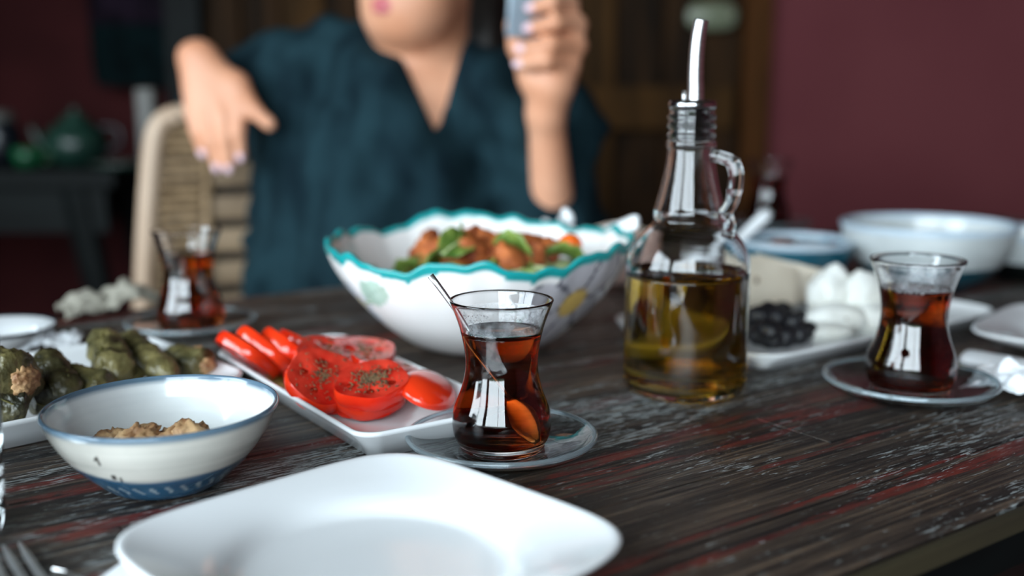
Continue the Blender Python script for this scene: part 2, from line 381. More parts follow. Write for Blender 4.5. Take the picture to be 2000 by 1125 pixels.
# window wall behind the camera
slab('wall_front', XL, XR, WY-.12, WY, 0, .62, M_WALLB)
slab('wall_front_lintel', XL, XR, WY-.12, WY, 2.45, ZC, M_WALLB)
slab('wall_front_corner', XL, WINS[0][0], WY-.12, WY, .62, 2.45, M_WALLB)
slab('wall_front_end', WINS[0][1], XR, WY-.12, WY, .62, 2.45, M_WALLB)
for i, (x0, x1, z0, z1, loc, rz) in enumerate([(*WINS[0], ((WINS[0][0]+WINS[0][1])/2, WY-.05, .62), 0), (*WINL, (XL-.05, (WINL[0]+WINL[1])/2, .62), -PI/2)]):
    w = struct(bpy.data.objects.new('window_%d' % (i+1), None)); C.objects.link(w); w.location = loc; w.rotation_euler = (0, 0, rz)
    hw, hh = (x1-x0)/2, z1-z0
    for s in (-1, 1): obj('jamb', box(s*(hw-.03), 0, hh/2, .06, .07, hh, .004), M_FRAME, w, smooth=False)
    obj('sill', box(0, .01, .025, 2*hw-.12, .09, .05, .004), M_FRAME, w, smooth=False)
    obj('head', box(0, 0, hh-.03, 2*hw-.12, .07, .06, .004), M_FRAME, w, smooth=False)
    for xm in ((.38,) if i == 0 else (0,)): obj('mullion', box(xm, 0, hh/2, .035, .06, hh-.12, .004), M_FRAME, w, smooth=False)
slab('garden_ground', -16, 14, -16, 8, -.40, -.25, M_GROUND)
hd = obj('garden_hedge', blob(4, (5.5, .7, .62), .18, 2.2, 3), M_HEDGE, loc=(-1.5, -6.5, .2)); struct(hd)

# ---------------------------------------------------------------- dining table
UC, NC = .6, .6645; TL, TW = 2.3, .778; TH = .012
tb = thing('dining_table', 'long dark reclaimed wood dining table with flaking red paint', 'table', tuple(TU*UC+TN*NC), TROT)
rows = 13; rw = TW/rows
for r in range(rows):
    y = -TW/2+rw*(r+.5); cuts = [-TL/2]
    xx = -TL/2+.25+.5*((r*0.618) % 1)
    if r == 2: xx = -TL/2+.295
    while xx < TL/2-.2: cuts.append(xx); xx += .55+.25*((r*.37+xx) % 1)
    cuts.append(TL/2)
    for a, bb in zip(cuts[:-1], cuts[1:]):
        dz = -.0004*random.random()
        obj('plank', box((a+bb)/2, y, TZ-TH/2+dz, bb-a-.0006, rw-.0007, TH, .0006), M_TABLE, tb, smooth=False)
obj('edge_strip', box(0, -TW/2-.004, TZ-.0062, TL, .006, .0112, .002), M_EDGE, tb, smooth=False)
obj('edge_strip', box(0, TW/2+.004, TZ-.0062, TL, .006, .0112, .002), M_EDGE, tb, smooth=False)
for s in (-1, 1):
    obj('apron', box(0, s*(TW/2-.09), TZ-TH-.045, TL-.3, .03, .088), M_DARKT, tb, smooth=False)
    obj('apron', box(s*(TL/2-.15), 0, TZ-TH-.045, .03, TW-.2, .088), M_DARKT, tb, smooth=False)
    for t in (-1, 1): obj('leg', box(s*(TL/2-.13), t*(TW/2-.08), (TZ-TH)/2, .075, .075, TZ-TH-.001, .004), M_DARKT, tb, smooth=False)

# ---------------------------------------------------------------- tea glasses, saucers
GO = [(.0235, .0), (.0250, .0012), (.0252, .0035), (.0268, .006), (.0284, .0105), (.0289, .0165), (.0278, .0246), (.0235, .0364), (.0212, .048), (.0216, .0598), (.0247, .0739), (.0299, .088)]
WT = .0013
def glass_profile():
    o = cr(GO, 5); inner = []
    for p in cr([(0.0001, .0058), (.020, .0060), (.0248, .0085), (.0270, .0125), (.0276, .0165), (.0265, .0246), (.0222, .0364), (.0199, .048), (.0203, .0598), (.0234, .0739), (.0285, .0878)], 5): inner.append(p)
    rim = [(.0298, .0887), (.0292, .0889), (.0287, .0885)]
    prof = [(0, .0022), (.018, .002), (.0215, .0004)]+[tuple(p) for p in o]+rim+[tuple(p) for p in inner[::-1][:-1]]+[(0, .0058)]
    return prof, inner
GP, GI = glass_profile()
def tea_profile(level):
    e = .00025; pr = [(0, .0058-e)]
    for p in GI[1:]:
        if p[1] < level: pr.append((p[0]+e, p[1]-e*.5))
    r = np.interp(level, [p[1] for p in GI[1:]], [p[0] for p in GI[1:]])
    pr += [(r+e, level+.0004), (r-.0010, level), (r*.6, level-.0002), (0, level-.0002)]
    return pr
def fog_mat():
    m = bpy.data.materials.new('condensation_fog'); m.use_nodes = True; N = m.node_tree.nodes; L = m.node_tree.links; b = N['Principled BSDF']
    b.inputs['Base Color'].default_value = (.9, .92, .95, 1); b.inputs['Roughness'].default_value = .6
    tr = N.new('ShaderNodeBsdfTransparent'); mx = N.new('ShaderNodeMixShader'); tc = N.new('ShaderNodeTexCoord'); n = N.new('ShaderNodeTexNoise'); n.inputs['Scale'].default_value = 130; n.inputs['Detail'].default_value = 8
    mr = N.new('ShaderNodeMapRange'); mr.inputs['From Min'].default_value = .35; mr.inputs['From Max'].default_value = .7; mr.inputs['To Min'].default_value = .06; mr.inputs['To Max'].default_value = .42
    L.new(tc.outputs['Object'], n.inputs['Vector']); L.new(n.outputs['Fac'], mr.inputs['Value']); L.new(mr.outputs[0], mx.inputs[0]); L.new(tr.outputs[0], mx.inputs[1]); L.new(b.outputs[0], mx.inputs[2]); L.new(mx.outputs[0], N['Material Output'].inputs['Surface'])
    return m
M_FOG = fog_mat()
def make_glass(label, loc, level=.0705, tea=None, drops=True, scale=1, seed=1):
    t = thing('tea_glass', label, 'glass', loc, 0, 'tulip tea glasses', scale)
    obj('glass_body', lathe(GP, 72), M_GLASS, t)
    obj('tea', lathe(tea_profile(level), 72), tea or M_TEA, t)
    if drops:
        zs = np.linspace(level+.0012, .0815, 8); fr = [(float(np.interp(z, [p[1] for p in GI[1:]], [p[0] for p in GI[1:]]))-.0002, float(z)) for z in zs]
        fg = obj('condensation_film', lathe(fr, 72), M_FOG, t); fg['kind'] = 'stuff'
        rg = random.Random(seed); parts = []; base = ico(1)
        for i in range(420):
            a = rg.uniform(0, 2*PI); hz = level+.001+abs(rg.gauss(0, .0042)); 
            if hz > .083: continue
            rr = np.interp(hz, [p[1] for p in GI[1:]], [p[0] for p in GI[1:]]); s = rg.uniform(.00012, .00042)
            parts.append(([(rr*math.cos(a)+s*v[0], rr*math.sin(a)+s*v[1], hz+s*v[2]) for v in base[0]], base[1]))
        d = obj('condensation', join(*parts), M_GLASS, t); d['kind'] = 'stuff'
        bub = []
        for i in range(46):
            a = R(rg.uniform(215, 262)); rr = np.interp(level, [p[1] for p in GI[1:]], [p[0] for p in GI[1:]])-rg.uniform(.0004, .0022); s = rg.uniform(.0003, .0007)
            bub.append(([(rr*math.cos(a)+s*v[0], rr*math.sin(a)+s*v[1], level+s*v[2]*.7) for v in base[0]], base[1]))
        d = obj('tea_froth', join(*bub), M_YOG, t); d['kind'] = 'stuff'
    return t
SP = [(0, .0014), (.022, .0014), (.0255, 0), (.0285, .0002), (.035, .0014), (.044, .0036), (.0510, .0068), (.0542, .0096), (.0555, .0112), (.0557, .0126), (.0548, .0136), (.0535, .0135), (.0522, .0122), (.0490, .0092), (.043, .0066), (.034, .0044), (.0275, .0040), (.0255, .0037), (0, .0037)]
M_RIMG = glass('lit_rim_glass', (.80, .94, 1.0), .16, 1.5)  # pale tint and roughness stand in for light piped along the clear rim
nt(M_RIMG)[2].inputs['Transmission Weight'].default_value = .86
def make_saucer(label, loc, scale=1):
    t = thing('saucer', label, 'saucer', tuple(loc), 0, 'clear glass saucers', scale)
    obj('rim', lathe([(.0548+.0016*math.cos(a), .0124+.0016*math.sin(a)) for a in np.linspace(0, 2*PI, 15)], 96), M_RIMG, t)
    (obj('dish', lathe(SP[:3]+[tuple(p) for p in cr(SP[2:-2], 4)][1:]+SP[-2:], 96), M_GLASSB, t)); return t
def tea_set(px, py, lab_g, lab_s, scale=1, lift=0, **kw):
    p = P(px, py, .0115 if not lift else 0); p.z = TZ+.0003+lift
    make_saucer(lab_s, p, scale)
    return make_glass(lab_g, p+Vector((0, 0, .0040*scale)), scale=scale, **kw), p
tg1, sp1 = tea_set(980, 851, 'sharp tulip glass of dark red tea with a teaspoon in it, at the centre', 'clear glass saucer under the central tea glass beside the empty white plate', seed=2)
tg2, sp2 = tea_set(1777, 743, 'tulip glass of dark tea right of the oil bottle', 'clear glass saucer under the tea glass right of the oil bottle', scale=1.05, level=.069, seed=3)
tg3, sp3 = tea_set(373, 627, 'tulip glass of amber tea in front of the wicker chair', 'clear glass saucer of the amber tea glass behind the stuffed leaves', level=.068, tea=M_TEA_L, drops=False)
_c = P(1497, 474, .0); _c.z = TZ+.0003
cst = thing('wooden_coaster', 'thick dark wooden coaster under the farthest tea glass', 'coaster', tuple(_c))
obj('coaster_disc', lathe([(0, 0), (.046, 0), (.048, .002), (.048, .014), (.046, .016), (0, .016)], 48), M_DARKT, cst); obj('felt_pad', lathe([(0, .0158), (.040, .0158), (.040, .0164), (0, .0164)], 48), M_RUBBER, cst)
tg4, sp4 = tea_set(1497, 474, 'blurred small tulip glass of dark tea farthest away by the burgundy wall', 'small clear saucer of the farthest tea glass near the table edge', level=.066, drops=False, lift=.0166, scale=1.1)

# teaspoon standing in the central glass
def spoon_mesh(path, rw_, bowl=None):
    return tube(path, rw_, 12, flat=.38, up=(0, -1, .3))
b1 = sp1+Vector((.017, -.006, .0105)); b2 = sp1+Vector((-.0285, .001, .0945)); d1 = (b2-b1)
ts = thing('teaspoon', 'slim steel teaspoon leaning in the central tea glass', 'spoon', tuple(b1))
L1 = d1.length; e = d1.normalized()
pts = [e*(.026+(L1+.012-.026)*k/14)+Vector((-.0016*(k/14)**3*4, 0, .001*(k/14)**3)) for k in range(15)]
obj('handle', tube(pts, [.0009+.0010*(k/14)**2 for k in range(15)], 10, flat=.5, up=(0, -1, .3)), M_STEEL, ts)
bw = []
for k in range(13):
    t = k/12; w_ = .0068*math.sin(PI*min(1, (t*.92+.04)))**.7; bw.append((e*(.028*t), w_))
obj('spoon_bowl', tube([p for p, _ in bw], [max(.0012, w_) for _, w_ in bw], 14, flat=.22, up=(0, -1, .3)), M_STEEL, ts)

# ---------------------------------------------------------------- oil bottle
bp = P(1336, 762, 0); bp.z = TZ+.0003
ob = thing('oil_bottle', 'round handled glass bottle of golden olive oil with a steel pourer', 'bottle', tuple(bp))
BO = [(0.034, 0), (.0395, .0015), (.0425, .006), (.0434, .014), (.0434, .06), (.0434, .088), (.0425, .096), (.0385, .106), (.0325, .1135), (.0262, .119), (.0240, .1225), (.0246, .125), (.0248, .128), (.0238, .131), (.0225, .136), (.0196, .148), (.0172, .160), (.0162, .171), (.0170, .1725), (.0174, .1745), (.0168, .1765), (.0158, .178), (.0155, .186), (.0160, .1875), (.0160, .189), (.0155, .1905), (.0155, .198)]
BT = .0024
oprof = [tuple(p) for p in cr(BO, 4)]
iprof = [(max(.0012, r-BT), h) for r, h in oprof if h > .010]
oil_in = [(0, .006), (.030, .006), (.0385, .0085)]+iprof
full = [(0, .003), (.026, .003), (.031, .0008)]+oprof+[(.0148, .1985), (.0132, .198)]+oil_in[::-1]
normals_out(obj('glass_body', lathe(full, 80), M_GLASS, ob))
OL = .0865
opr = [(0, .0058), (.030, .0058), (.0387, .0083)]+[(r+.00025, h) for r, h in iprof if h < OL]
opr += [(.0412, OL+.0003), (.0400, OL-.0003), (0, OL-.0003)]
normals_out(obj('oil', lathe(opr, 80), M_OIL, ob))
hp = cr([(.0165, 0, .167), (.0225, 0, .1665), (.0315, 0, .1635), (.0350, 0, .156), (.0345, 0, .146), (.0325, 0, .137), (.0290, 0, .131), (.0265, 0, .1275), (.0305, 0, .124), (.0310, 0, .119), (.0300, 0, .112)], 5)
normals_out(obj('handle', tube(hp, [.0044]*10+[.0052]*12+[.0048]*(len(hp)-22), 14, flat=1.0, up=(0, 1, 0)), M_GLASS, ob, rot=(0, 0, R(-40))))
cap = [(0.0126, .1975)]+[(.0158, .1985), (.0164, .2005), (.0160, .2025), (.0150, .204), (.010, .2046), (0, .2048)]
stp = obj('stopper', lathe([(0, .176), (.0126, .176)]+cap, 48), M_CHROME, ob)
thr = []
for k in range(3):
    z = .1805+.0062*k; thr.append(lathe([(.0154, z-.002), (.0166, z-.0012), (.0170, z), (.0166, z+.0012), (.0154, z+.002)], 48))
obj('thread', join(*thr), M_GLASS, ob)
sp_path = cr([(0, 0, .200), (-.0002, 0, .21), (-.0006, 0, .222), (-.0004, 0, .236), (.0006, 0, .248), (.0022, 0, .2575)], 5)
spt = obj('spout', tube(sp_path, [.0058-.0010*k/25 for k in range(26)], 16, up=(0, 1, 0)), M_STEEL, ob, loc=(.0022, 0, 0))
obj('air_tube', tube([(-.0062, -.002, .202), (-.0064, -.002, .2105)], .0013, 10, up=(0, 1, 0)), M_STEEL, stp)

# ---------------------------------------------------------------- plates
def square_plate(name, label, loc, a=.0873, rot=PI/4, well=.062, h=.020):
    N = 128
    sq = srect(1, 1, 5, N); ci = [(math.cos(2*PI*k/N), math.sin(2*PI*k/N)) for k in range(N)]
    ring = lambda s, t, z: [((sq[k][0]*(1-t)*s[0]+ci[k][0]*t*s[1]), (sq[k][1]*(1-t)*s[0]+ci[k][1]*t*s[1]), z) for k in range(N)]
    A = a; Wl = well
    seq = [((0, .040), 1, .002), ((0, .046), 1, 0), ((0, .052), 1, .0005), ((A*.72, Wl), .6, .004), ((A*.90, Wl), .2, .011), ((A*.985, 0), 0, h-.003), ((A, 0), 0, h-.001), ((A*.996, 0), 0, h), ((A*.98, 0), 0, h+.0003), ((A*.955, 0), 0, h-.0006), ((A*.85, Wl*1.1), .25, h-.0045), ((A*.8, Wl*1.08), .75, h-.0075), ((0, Wl*1.03), 1, h-.0095), ((0, Wl*.98), 1, h-.0115), ((0, Wl*.92), 1, h-.0138), ((0, Wl*.84), 1, h-.0148), ((0, Wl*.4), 1, h-.0151)]
    v = loft([ring(s, t, z) for s, t, z in seq])
    o = normals_out(obj(name, v, M_PORC, loc=loc, rot=(0, 0, rot)))
    return tag(o, label, 'plate')
fp = Vector((-.0605, .4295, TZ+.0022))
square_plate('dinner_plate', 'empty white square plate with rounded corners, nearest the camera', fp)
square_plate('dinner_plate', 'empty white plate cut off by the right picture edge', P(1897, 648, .02)+Vector((.112, .012, -.0197)), rot=R(50))
def platter(label, corner, ul, uw, Ln, Wd, h=.02, mat_=None, r=.014, wide=0):
    # corner = near corner (outer top edge); ul, uw unit directions of length and width
    N = 12
    ring = lambda ins, z, rr: [(*p, z) for p in rrect(Ln/2-ins, Wd/2-ins, rr, N)]
    seq = [(.020, .0015, .006), (.017, 0, .007), (.014, .0004, .008), (.008, h*.5, .010), (.001, h-.003, r), (0, h-.0012, r), (.0008, h, r), (.0022, h+.0002, r*.95), (.0034, h-.0012, r*.9), (.009, h*.55, .011), (.014, .0075, .009), (.019, .0060, .007), (.03, .0055, .004)]
    if wide: seq[9:] = [(.012, h-.004, r*.8), (.022, h-.0085, .012), (.030, .0078, .010), (.036, .0062, .008), (.044, .0058, .006)]
    c = Vector(corner)+ul*(Ln/2)+uw*(Wd/2); c.z = TZ+.0003
    o = normals_out(obj('serving_platter', loft([ring(*s) for s in seq]), mat_ or M_PORC, loc=c, rot=(0, 0, math.atan2(ul.y, ul.x))))
    return tag(o, label, 'platter'), c
def u2(x, y): v = Vector((x, y, 0)); return v.normalized()
tomU = u2(-.56, .83); tomW = Vector((tomU.y, -tomU.x, 0))
tomC = P(711, 848, .02)
tpl, tc_ = platter('white rectangular platter holding the tomato slices', tomC-tomU*.004-tomW*.004, tomU, tomW, .25, .105)
dolU = u2(-.73, -.683); dolW = Vector((dolU.y, -dolU.x, 0))
dpl, dc_ = platter('white rectangular platter of stuffed vine leaves behind the walnut bowl', P(507, 730, .02)+dolU*.003, dolU, dolW, .27, .172, wide=1, r=.024)
chU = TU.copy(); chW = TN.copy()
cpl, cc_ = platter('ivory platter of cheese and black olives behind the oil bottle', P(1968, 604, .015)-chU*.325, chU, chW, .325, .19, h=.015, mat_=M_PORC2, r=.03)

# ---------------------------------------------------------------- blue and white walnut bowl
bl = P(317, 800, .041); bl.z = TZ+.0003
def paint_bowl():
    out = [(0, .0025), (.022, .0025), (.026, 0), (.030, .0006), (.037, .006), (.048, .0165), (.057, .0285), (.0622, .0390), (.0636, .0425), (.0634, .0438), (.0624, .0444), (.0612, .0436), (.0600, .0405), (.0555, .0300), (.046, .0180), (.034, .0095), (.02, .0065), (0, .006)]
    prof = out[:3]+[tuple(p) for p in cr(out[2:-1], 8)][1:]+[out[-1]]
    v = lathe(prof, 240); o = normals_out(obj('walnut_bowl', v, M_BOWL, loc=bl, rot=(0, 0, 0), scale=(.965, .965, 1)))
    V = np.array(v[0]); th = np.degrees(np.arctan2(V[:, 1], V[:, 0])) % 360; r = np.hypot(V[:, 0], V[:, 1]); z = V[:, 2]
    c = np.tile(np.array(lin(204, 201, 192)), (len(V), 1))
    for i in range(len(V)):      # throwing streaks in the glaze
        n = noise.noise(Vector((V[i, 0]*12, V[i, 1]*12, z[i]*420)))*.17+noise.noise(Vector((V[i, 0]*40, V[i, 1]*40, z[i]*60+9)))*.08
        c[i] *= 1+n
    # find outer / inner by profile order
    nrow = len(prof)-2; rowi = np.zeros(len(V), int); rowi[1:1+240*nrow] = np.repeat(np.arange(nrow), 240); inner = rowi > nrow*.60
    c[inner] = c[inner]*.35+np.array(lin(226, 234, 238))*.65
    blue = np.array(lin(44, 84, 112)); zb = .0185+.0022*np.sin(np.radians(th*2+40))+.0006*np.sin(np.radians(th*5)); kb = (np.clip((zb-z)/.0016+.5, 0, 1)*(~inner))[:, None]
    vn = np.array([noise.noise(Vector((p[0]*70, p[1]*70, p[2]*200))) for p in V])[:, None]
    c = c*(1-kb)+blue*(1+.30*vn)*kb
    tick = (~inner) & (z > .0062) & (z < .0112) & (((th+z*900) % 11) < 3.2)
    c[tick] = c[tick]*.45+np.array(lin(180, 190, 190))*.55
    rim = (z > .0418) | ((z > .0400) & (~inner))
    k = np.clip((z-.0395)/.0030, 0, 1)[:, None]; rb = np.array(lin(90, 114, 132))
    c = np.where((z > .0395)[:, None], c*(1-k)+rb*k, c)
    for (t0, z0, rt, rz) in ((254.5, .0315, 1.3, .0016), (258.5, .0205, 1.6, .0018), (262, .0185, 1.0, .0012), (255.5, .0292, .8, .0010)):
        s = (~inner) & ((((th-t0)/rt)**2+((z-z0)/rz)**2) < 1); c[s] = lin(52, 46, 40)
    color_attr(o, np.clip(c, 0, 1)); return o
M_BOWL = painted('blue_white_glaze', .16, 60, .07, Coat_Weight=.4)
wb = tag(paint_bowl(), 'small white bowl with blue rim and blue foot, holding walnuts', 'bowl')
# walnuts
wal_lab = 'broken walnut piece in the small blue-rimmed bowl'
wp = [blob(4, (.0118, .0094, .0078), .30, 1.6, s, True) for s in (1, 2, 3, 4)]
spots = [(-.024, -.006, .0140), (-.010, -.014, .0165), (-.010, .010, .0140), (.004, -.003, .0205), (.014, -.016, .0150), (.020, .008, .0150), (.027, -.005, .0170), (.004, .022, .0140), (-.014, -.004, .0215), (.016, -.005, .0225), (-.030, .008, .0140)]
proto = []
for i, (x, y, z) in enumerate(spots):
    if i < 4:
        t = thing('walnut', wal_lab, 'walnut', group='walnut pieces in the bowl'); obj('kernel', wp[i], M_WALNUT, t)
        sk = blob(3, (.0095, .0078, .0050), .40, 1.8, 20+i, True); obj('skin', sk, M_WSKIN, t, loc=(.001, .001, -.0040)); proto.append(t)
        z += .0015; t.location = bl+Vector((x, y, z)); t.rotation_euler = (random.uniform(-.6, .6), random.uniform(-.6, .6), random.uniform(0, 6))
    else: dup(proto[i % 4], bl+Vector((x, y, z+.0015)), (random.uniform(-.8, .8), random.uniform(-.8, .8), random.uniform(0, 6)), scale=random.uniform(.8, 1.15))

# ---------------------------------------------------------------- stuffed vine leaves
dh = dc_.z-.0003
def dolma(label, a, b_, r, seed, m=None, fill=False):
    a = Vector(a); b_ = Vector(b_); d = b_-a; Ln = d.length; n = 26; sg = 28
    root = thing('stuffed_vine_leaf', label, 'stuffed leaf', tuple(a), 0, 'stuffed vine leaves on the platter')
    q = d.to_track_quat('X', 'Z'); root.rotation_euler = q.to_euler()
    rings = []; s0 = Vector((seed*3.7, seed*1.9, 0))
    for i in range(n+1):
        t = i/n; e = min(1, (math.sin(PI*max(0.012, min(.988, t)))*2.6)**.55); x = Ln*t
        row = []
        for k in range(sg):
            an = 2*PI*k/sg+t*.9
            r_ = r; w = 1+.20*noise.fractal(Vector((x*85, math.cos(an)*2.4, math.sin(an)*2.4))+s0, .8, 2.1, 4)+.06*math.sin(x*260+an*2+seed)
            step = .07*(((an/(2*PI)+t*.6) % 1))
            rr = r*1.1*e*w*(1+step-.03); row.append((x, rr*math.cos(an), rr*math.sin(an)*.92))
        rings.append(row)
    body = normals_out(obj('leaf_roll', loft(rings), m or M_LEAF, root))
    v = []
    for s in range(3):
        an = .6+s*1.1+seed; v.append(tube([(Ln*(.12+.76*t/8), r*1.045*math.cos(an+t*.12), r*.97*math.sin(an+t*.12)) for t in range(9)], .0006, 6))
    obj('leaf_vein', join(*v), M_VEIN, body)
    fl = [(Ln*(.04+.34*k/8), 0, 0) for k in range(9)]
    fold = blob(3, (r*.8, r*.75, r*.5), .25, 2.2, seed+30); obj('leaf_fold', fold, m or M_LEAF, root, loc=(Ln*.16, 0, r*.52))
    if fill: obj('rice_filling', blob(4, (r*.36, r*.60, r*.56), .30, 5.0, seed+11), M_RICE, root, loc=(Ln*.955, 0, 0))
    return root
def PV(px, py, h): return P(px, py, h)
dolma('long upright stuffed leaf third from the tomatoes, resting across the platter', PV(200, 663, .034), PV(236, 738, .024), .0115, 1)
dolma('slim stuffed leaf leaning back toward the amber tea glass', PV(243, 660, .028), PV(335, 738, .022), .0095, 2)
dolma('stuffed leaf with rice showing at its end, nearest the tomatoes', PV(335, 704, .020), PV(408, 716, .020), .0115, 3, fill=True)
dolma('dark stuffed leaf beside the large split one, in front of the white tissue', PV(84, 702, .034), PV(138, 772, .022), .0105, 4, M_LEAF2)
dolma('olive-green stuffed leaf just behind the walnut bowl rim', PV(128, 738, .024), PV(214, 762, .020), .0105, 5)
dolma('short stuffed leaf lying between the upright one and the bowl', PV(198, 722, .022), PV(262, 745, .019), .0105, 6)
dolma('large split stuffed leaf with pale rice filling at the left picture edge', PV(-50, 725, .040), PV(52, 745, .038), .0165, 7, fill=True)
dolma('dark glossy stuffed leaf under the split one at the left edge', PV(-40, 790, .026), PV(56, 784, .024), .0125, 8, M_LEAF2)
dolma('stuffed leaf tucked between the left edge pile and the walnut bowl', PV(52, 778, .020), PV(120, 766, .020), .0100, 9, M_LEAF2)
tag(obj('rice_crumb', blob(3, (.006, .004, .0045), .5, 3, 4), M_RICE, loc=P(386, 688, .026)), 'crumb of rice filling on top of the leaf nearest the tomatoes', 'crumb')

# ---------------------------------------------------------------- tomato slices
def tomato_proto(seed, r=.0245, t=.010):
    root = thing('tomato_slice', 'tomato slice', 'tomato', group='tomato slices on the platter')
    lob = lambda a: 1+.035*math.cos(5*a+seed)+.02*math.cos(3*a+2*seed)
    sg = 60
    def ring(rr, z): return [(rr*r*lob(2*PI*k/sg)*math.cos(2*PI*k/sg), rr*r*lob(2*PI*k/sg)*math.sin(2*PI*k/sg), z) for k in range(sg)]
    obj('skin', loft([ring(.955, -t/2), ring(.985, -t*.3), ring(1.0, 0), ring(.99, t*.3), ring(.962, t/2)], False, False), M_TSKIN, root)
    top = []; N2 = 10
    rings = []
    for j in range(N2+1):
        q = 1-j/N2*.98; row = []
        for k in range(sg):
            a = 2*PI*k/sg; cell = max(0, math.cos(2.5*a+seed)**2-.25)*math.exp(-((q-.58)/.17)**2)
            row.append((q*.962*r*lob(a)*math.cos(a), q*.962*r*lob(a)*math.sin(a), t/2-.0030*cell))
        rings.append(row)
    obj('cut_face', loft(rings, False, True), M_TFLESH, root)
    obj('cut_face', xf(loft(rings, False, True), Matrix.Rotation(PI, 4, 'X')), M_TFLESH, root)
    for k in range(5):
        a = (2*PI*k+PI*0-seed)/2.5
        obj('seed_pulp', blob(2, (.0042, .0034, .0012), .25, 2, seed+k), M_PULP, root, loc=(.55*r*math.cos(a), .55*r*math.sin(a), t/2-.0022), rot=(0, 0, a))
    rg = random.Random(seed+5); hs = []; base = ico(1)
    for i in range(420 if seed == 1 else 170):
        a = rg.uniform(0, 2*PI); q = abs(rg.gauss(0, .36 if seed == 1 else .42)); q = min(q, .85)
        s = rg.uniform(.0004, .0010); an = rg.uniform(0, 6); cx = q*r*math.cos(a); cy_ = q*r*math.sin(a)
        hs.append(([(cx+s*v[0]*1.6*math.cos(an)-s*v[1]*.6*math.sin(an), cy_+s*v[0]*1.6*math.sin(an)+s*v[1]*.6*math.cos(an), t/2+.0002+s*v[2]*.6) for v in base[0]], base[1]))
    d = obj('herb_sprinkle', join(*hs), M_HERB, root); d['kind'] = 'stuff'
    return root
tp = [tomato_proto(1), tomato_proto(2, .0255, .009), tomato_proto(3, .026, .0085)]
used = [False]*3
def put_tomato(k, pos, nrm, label, scale=1, spin=0):
    q = Vector(nrm).normalized().to_track_quat('Z', 'Y'); e = (q.to_matrix() @ Matrix.Rotation(spin, 3, 'Z')).to_euler()
    if not used[k]:
        o = tp[k]; used[k] = True; o.location = pos; o.rotation_euler = e; o.scale = (scale,)*3; o['label'] = label
    else: o = dup(tp[k], pos, e, label, scale=scale)
    return o
put_tomato(0, PV(727, 752, .026), (-.05, -.30, 1), 'thick tomato slice heaped with dried herbs, in front of the others', .98, .3)
put_tomato(0, PV(722, 772, .0175), (-.05, -.25, 1), 'plain tomato slice directly beneath the herb-heaped front slice', .96, 1.3)
put_tomato(1, PV(632, 744, .0255), (.36, -.46, .84), 'tomato slice leaning up on the left of the herb-heaped slice', 1.0, .8)
put_tomato(1, PV(648, 752, .0165), (.22, -.22, .95), 'tomato slice lying under the leaning one left of the front slice', .86, 2.1)
tcap = thing('tomato_end', 'domed tomato end piece with smooth skin, nearest the central tea glass', 'tomato', tuple(PV(833, 768, .0185)), 0, 'tomato slices on the platter')
tcap.rotation_euler = Vector((.45, -.10, 1)).to_track_quat('Z', 'Y').to_euler()
obj('skin', lathe([(.0205, 0), (.0212, .0018), (.0200, .0055), (.0165, .0095), (.011, .0125), (.005, .0138), (0, .0140)], 48), M_TSKIN, tcap, scale=(1.26, .92, .85))
obj('cut_face', lathe([(0, -.0006), (.010, -.0004), (.0205, 0)], 48), M_TFLESH, tcap, scale=(1.26, .92, .85))
put_tomato(2, PV(700, 694, .026), (.02, -.12, 1), 'broad tomato slice at the back right of the heap', 1.05, 1)
put_tomato(1, PV(646, 700, .028), (.30, -.22, 1), 'herb-dusted tomato slice in the middle of the heap', 1.0, 2)
put_tomato(2, PV(748, 716, .022), (.25, .12, 1), 'tomato slice behind the front slice at the right platter edge', .92, 2.6)
put_tomato(1, PV(664, 676, .020), (.0, .1, 1), 'tomato slice farthest back in the middle of the platter', 1.0, .4)
put_tomato(0, PV(566, 692, .026), (.62, .42, .70), 'tomato slice leaning third from the left end of the row', 1.0, .2)
put_tomato(2, PV(520, 690, .027), (.60, .45, .68), 'tomato slice leaning second from the left end of the row', 1.02, 1.1)
put_tomato(1, PV(484, 694, .026), (.52, .42, .75), 'tomato slice at the far left end of the leaning row', 1.0, 1.9)
put_tomato(0, PV(600, 678, .022), (.40, .3, .85), 'half-hidden tomato slice between the leaning row and the heap', .95, 2.4)
jz = tag(obj('tomato_juice', [(p[0], p[1], 0) for p in srect(.03, .022, 2.2, 40)] and loft([[(p[0]*s, p[1]*s, z) for p in srect(.028, .020, 2.2, 40)] for s, z in ((1, 0), (.9, .0008), (.6, .0010))]), glass('pale_juice', (.96, .78, .22), .05, 1.33), loc=PV(575, 742, .0062)-Vector((0, 0, .0003)), rot=(0, 0, .6)), 'small yellowish puddle of oil on the tomato platter', 'juice')

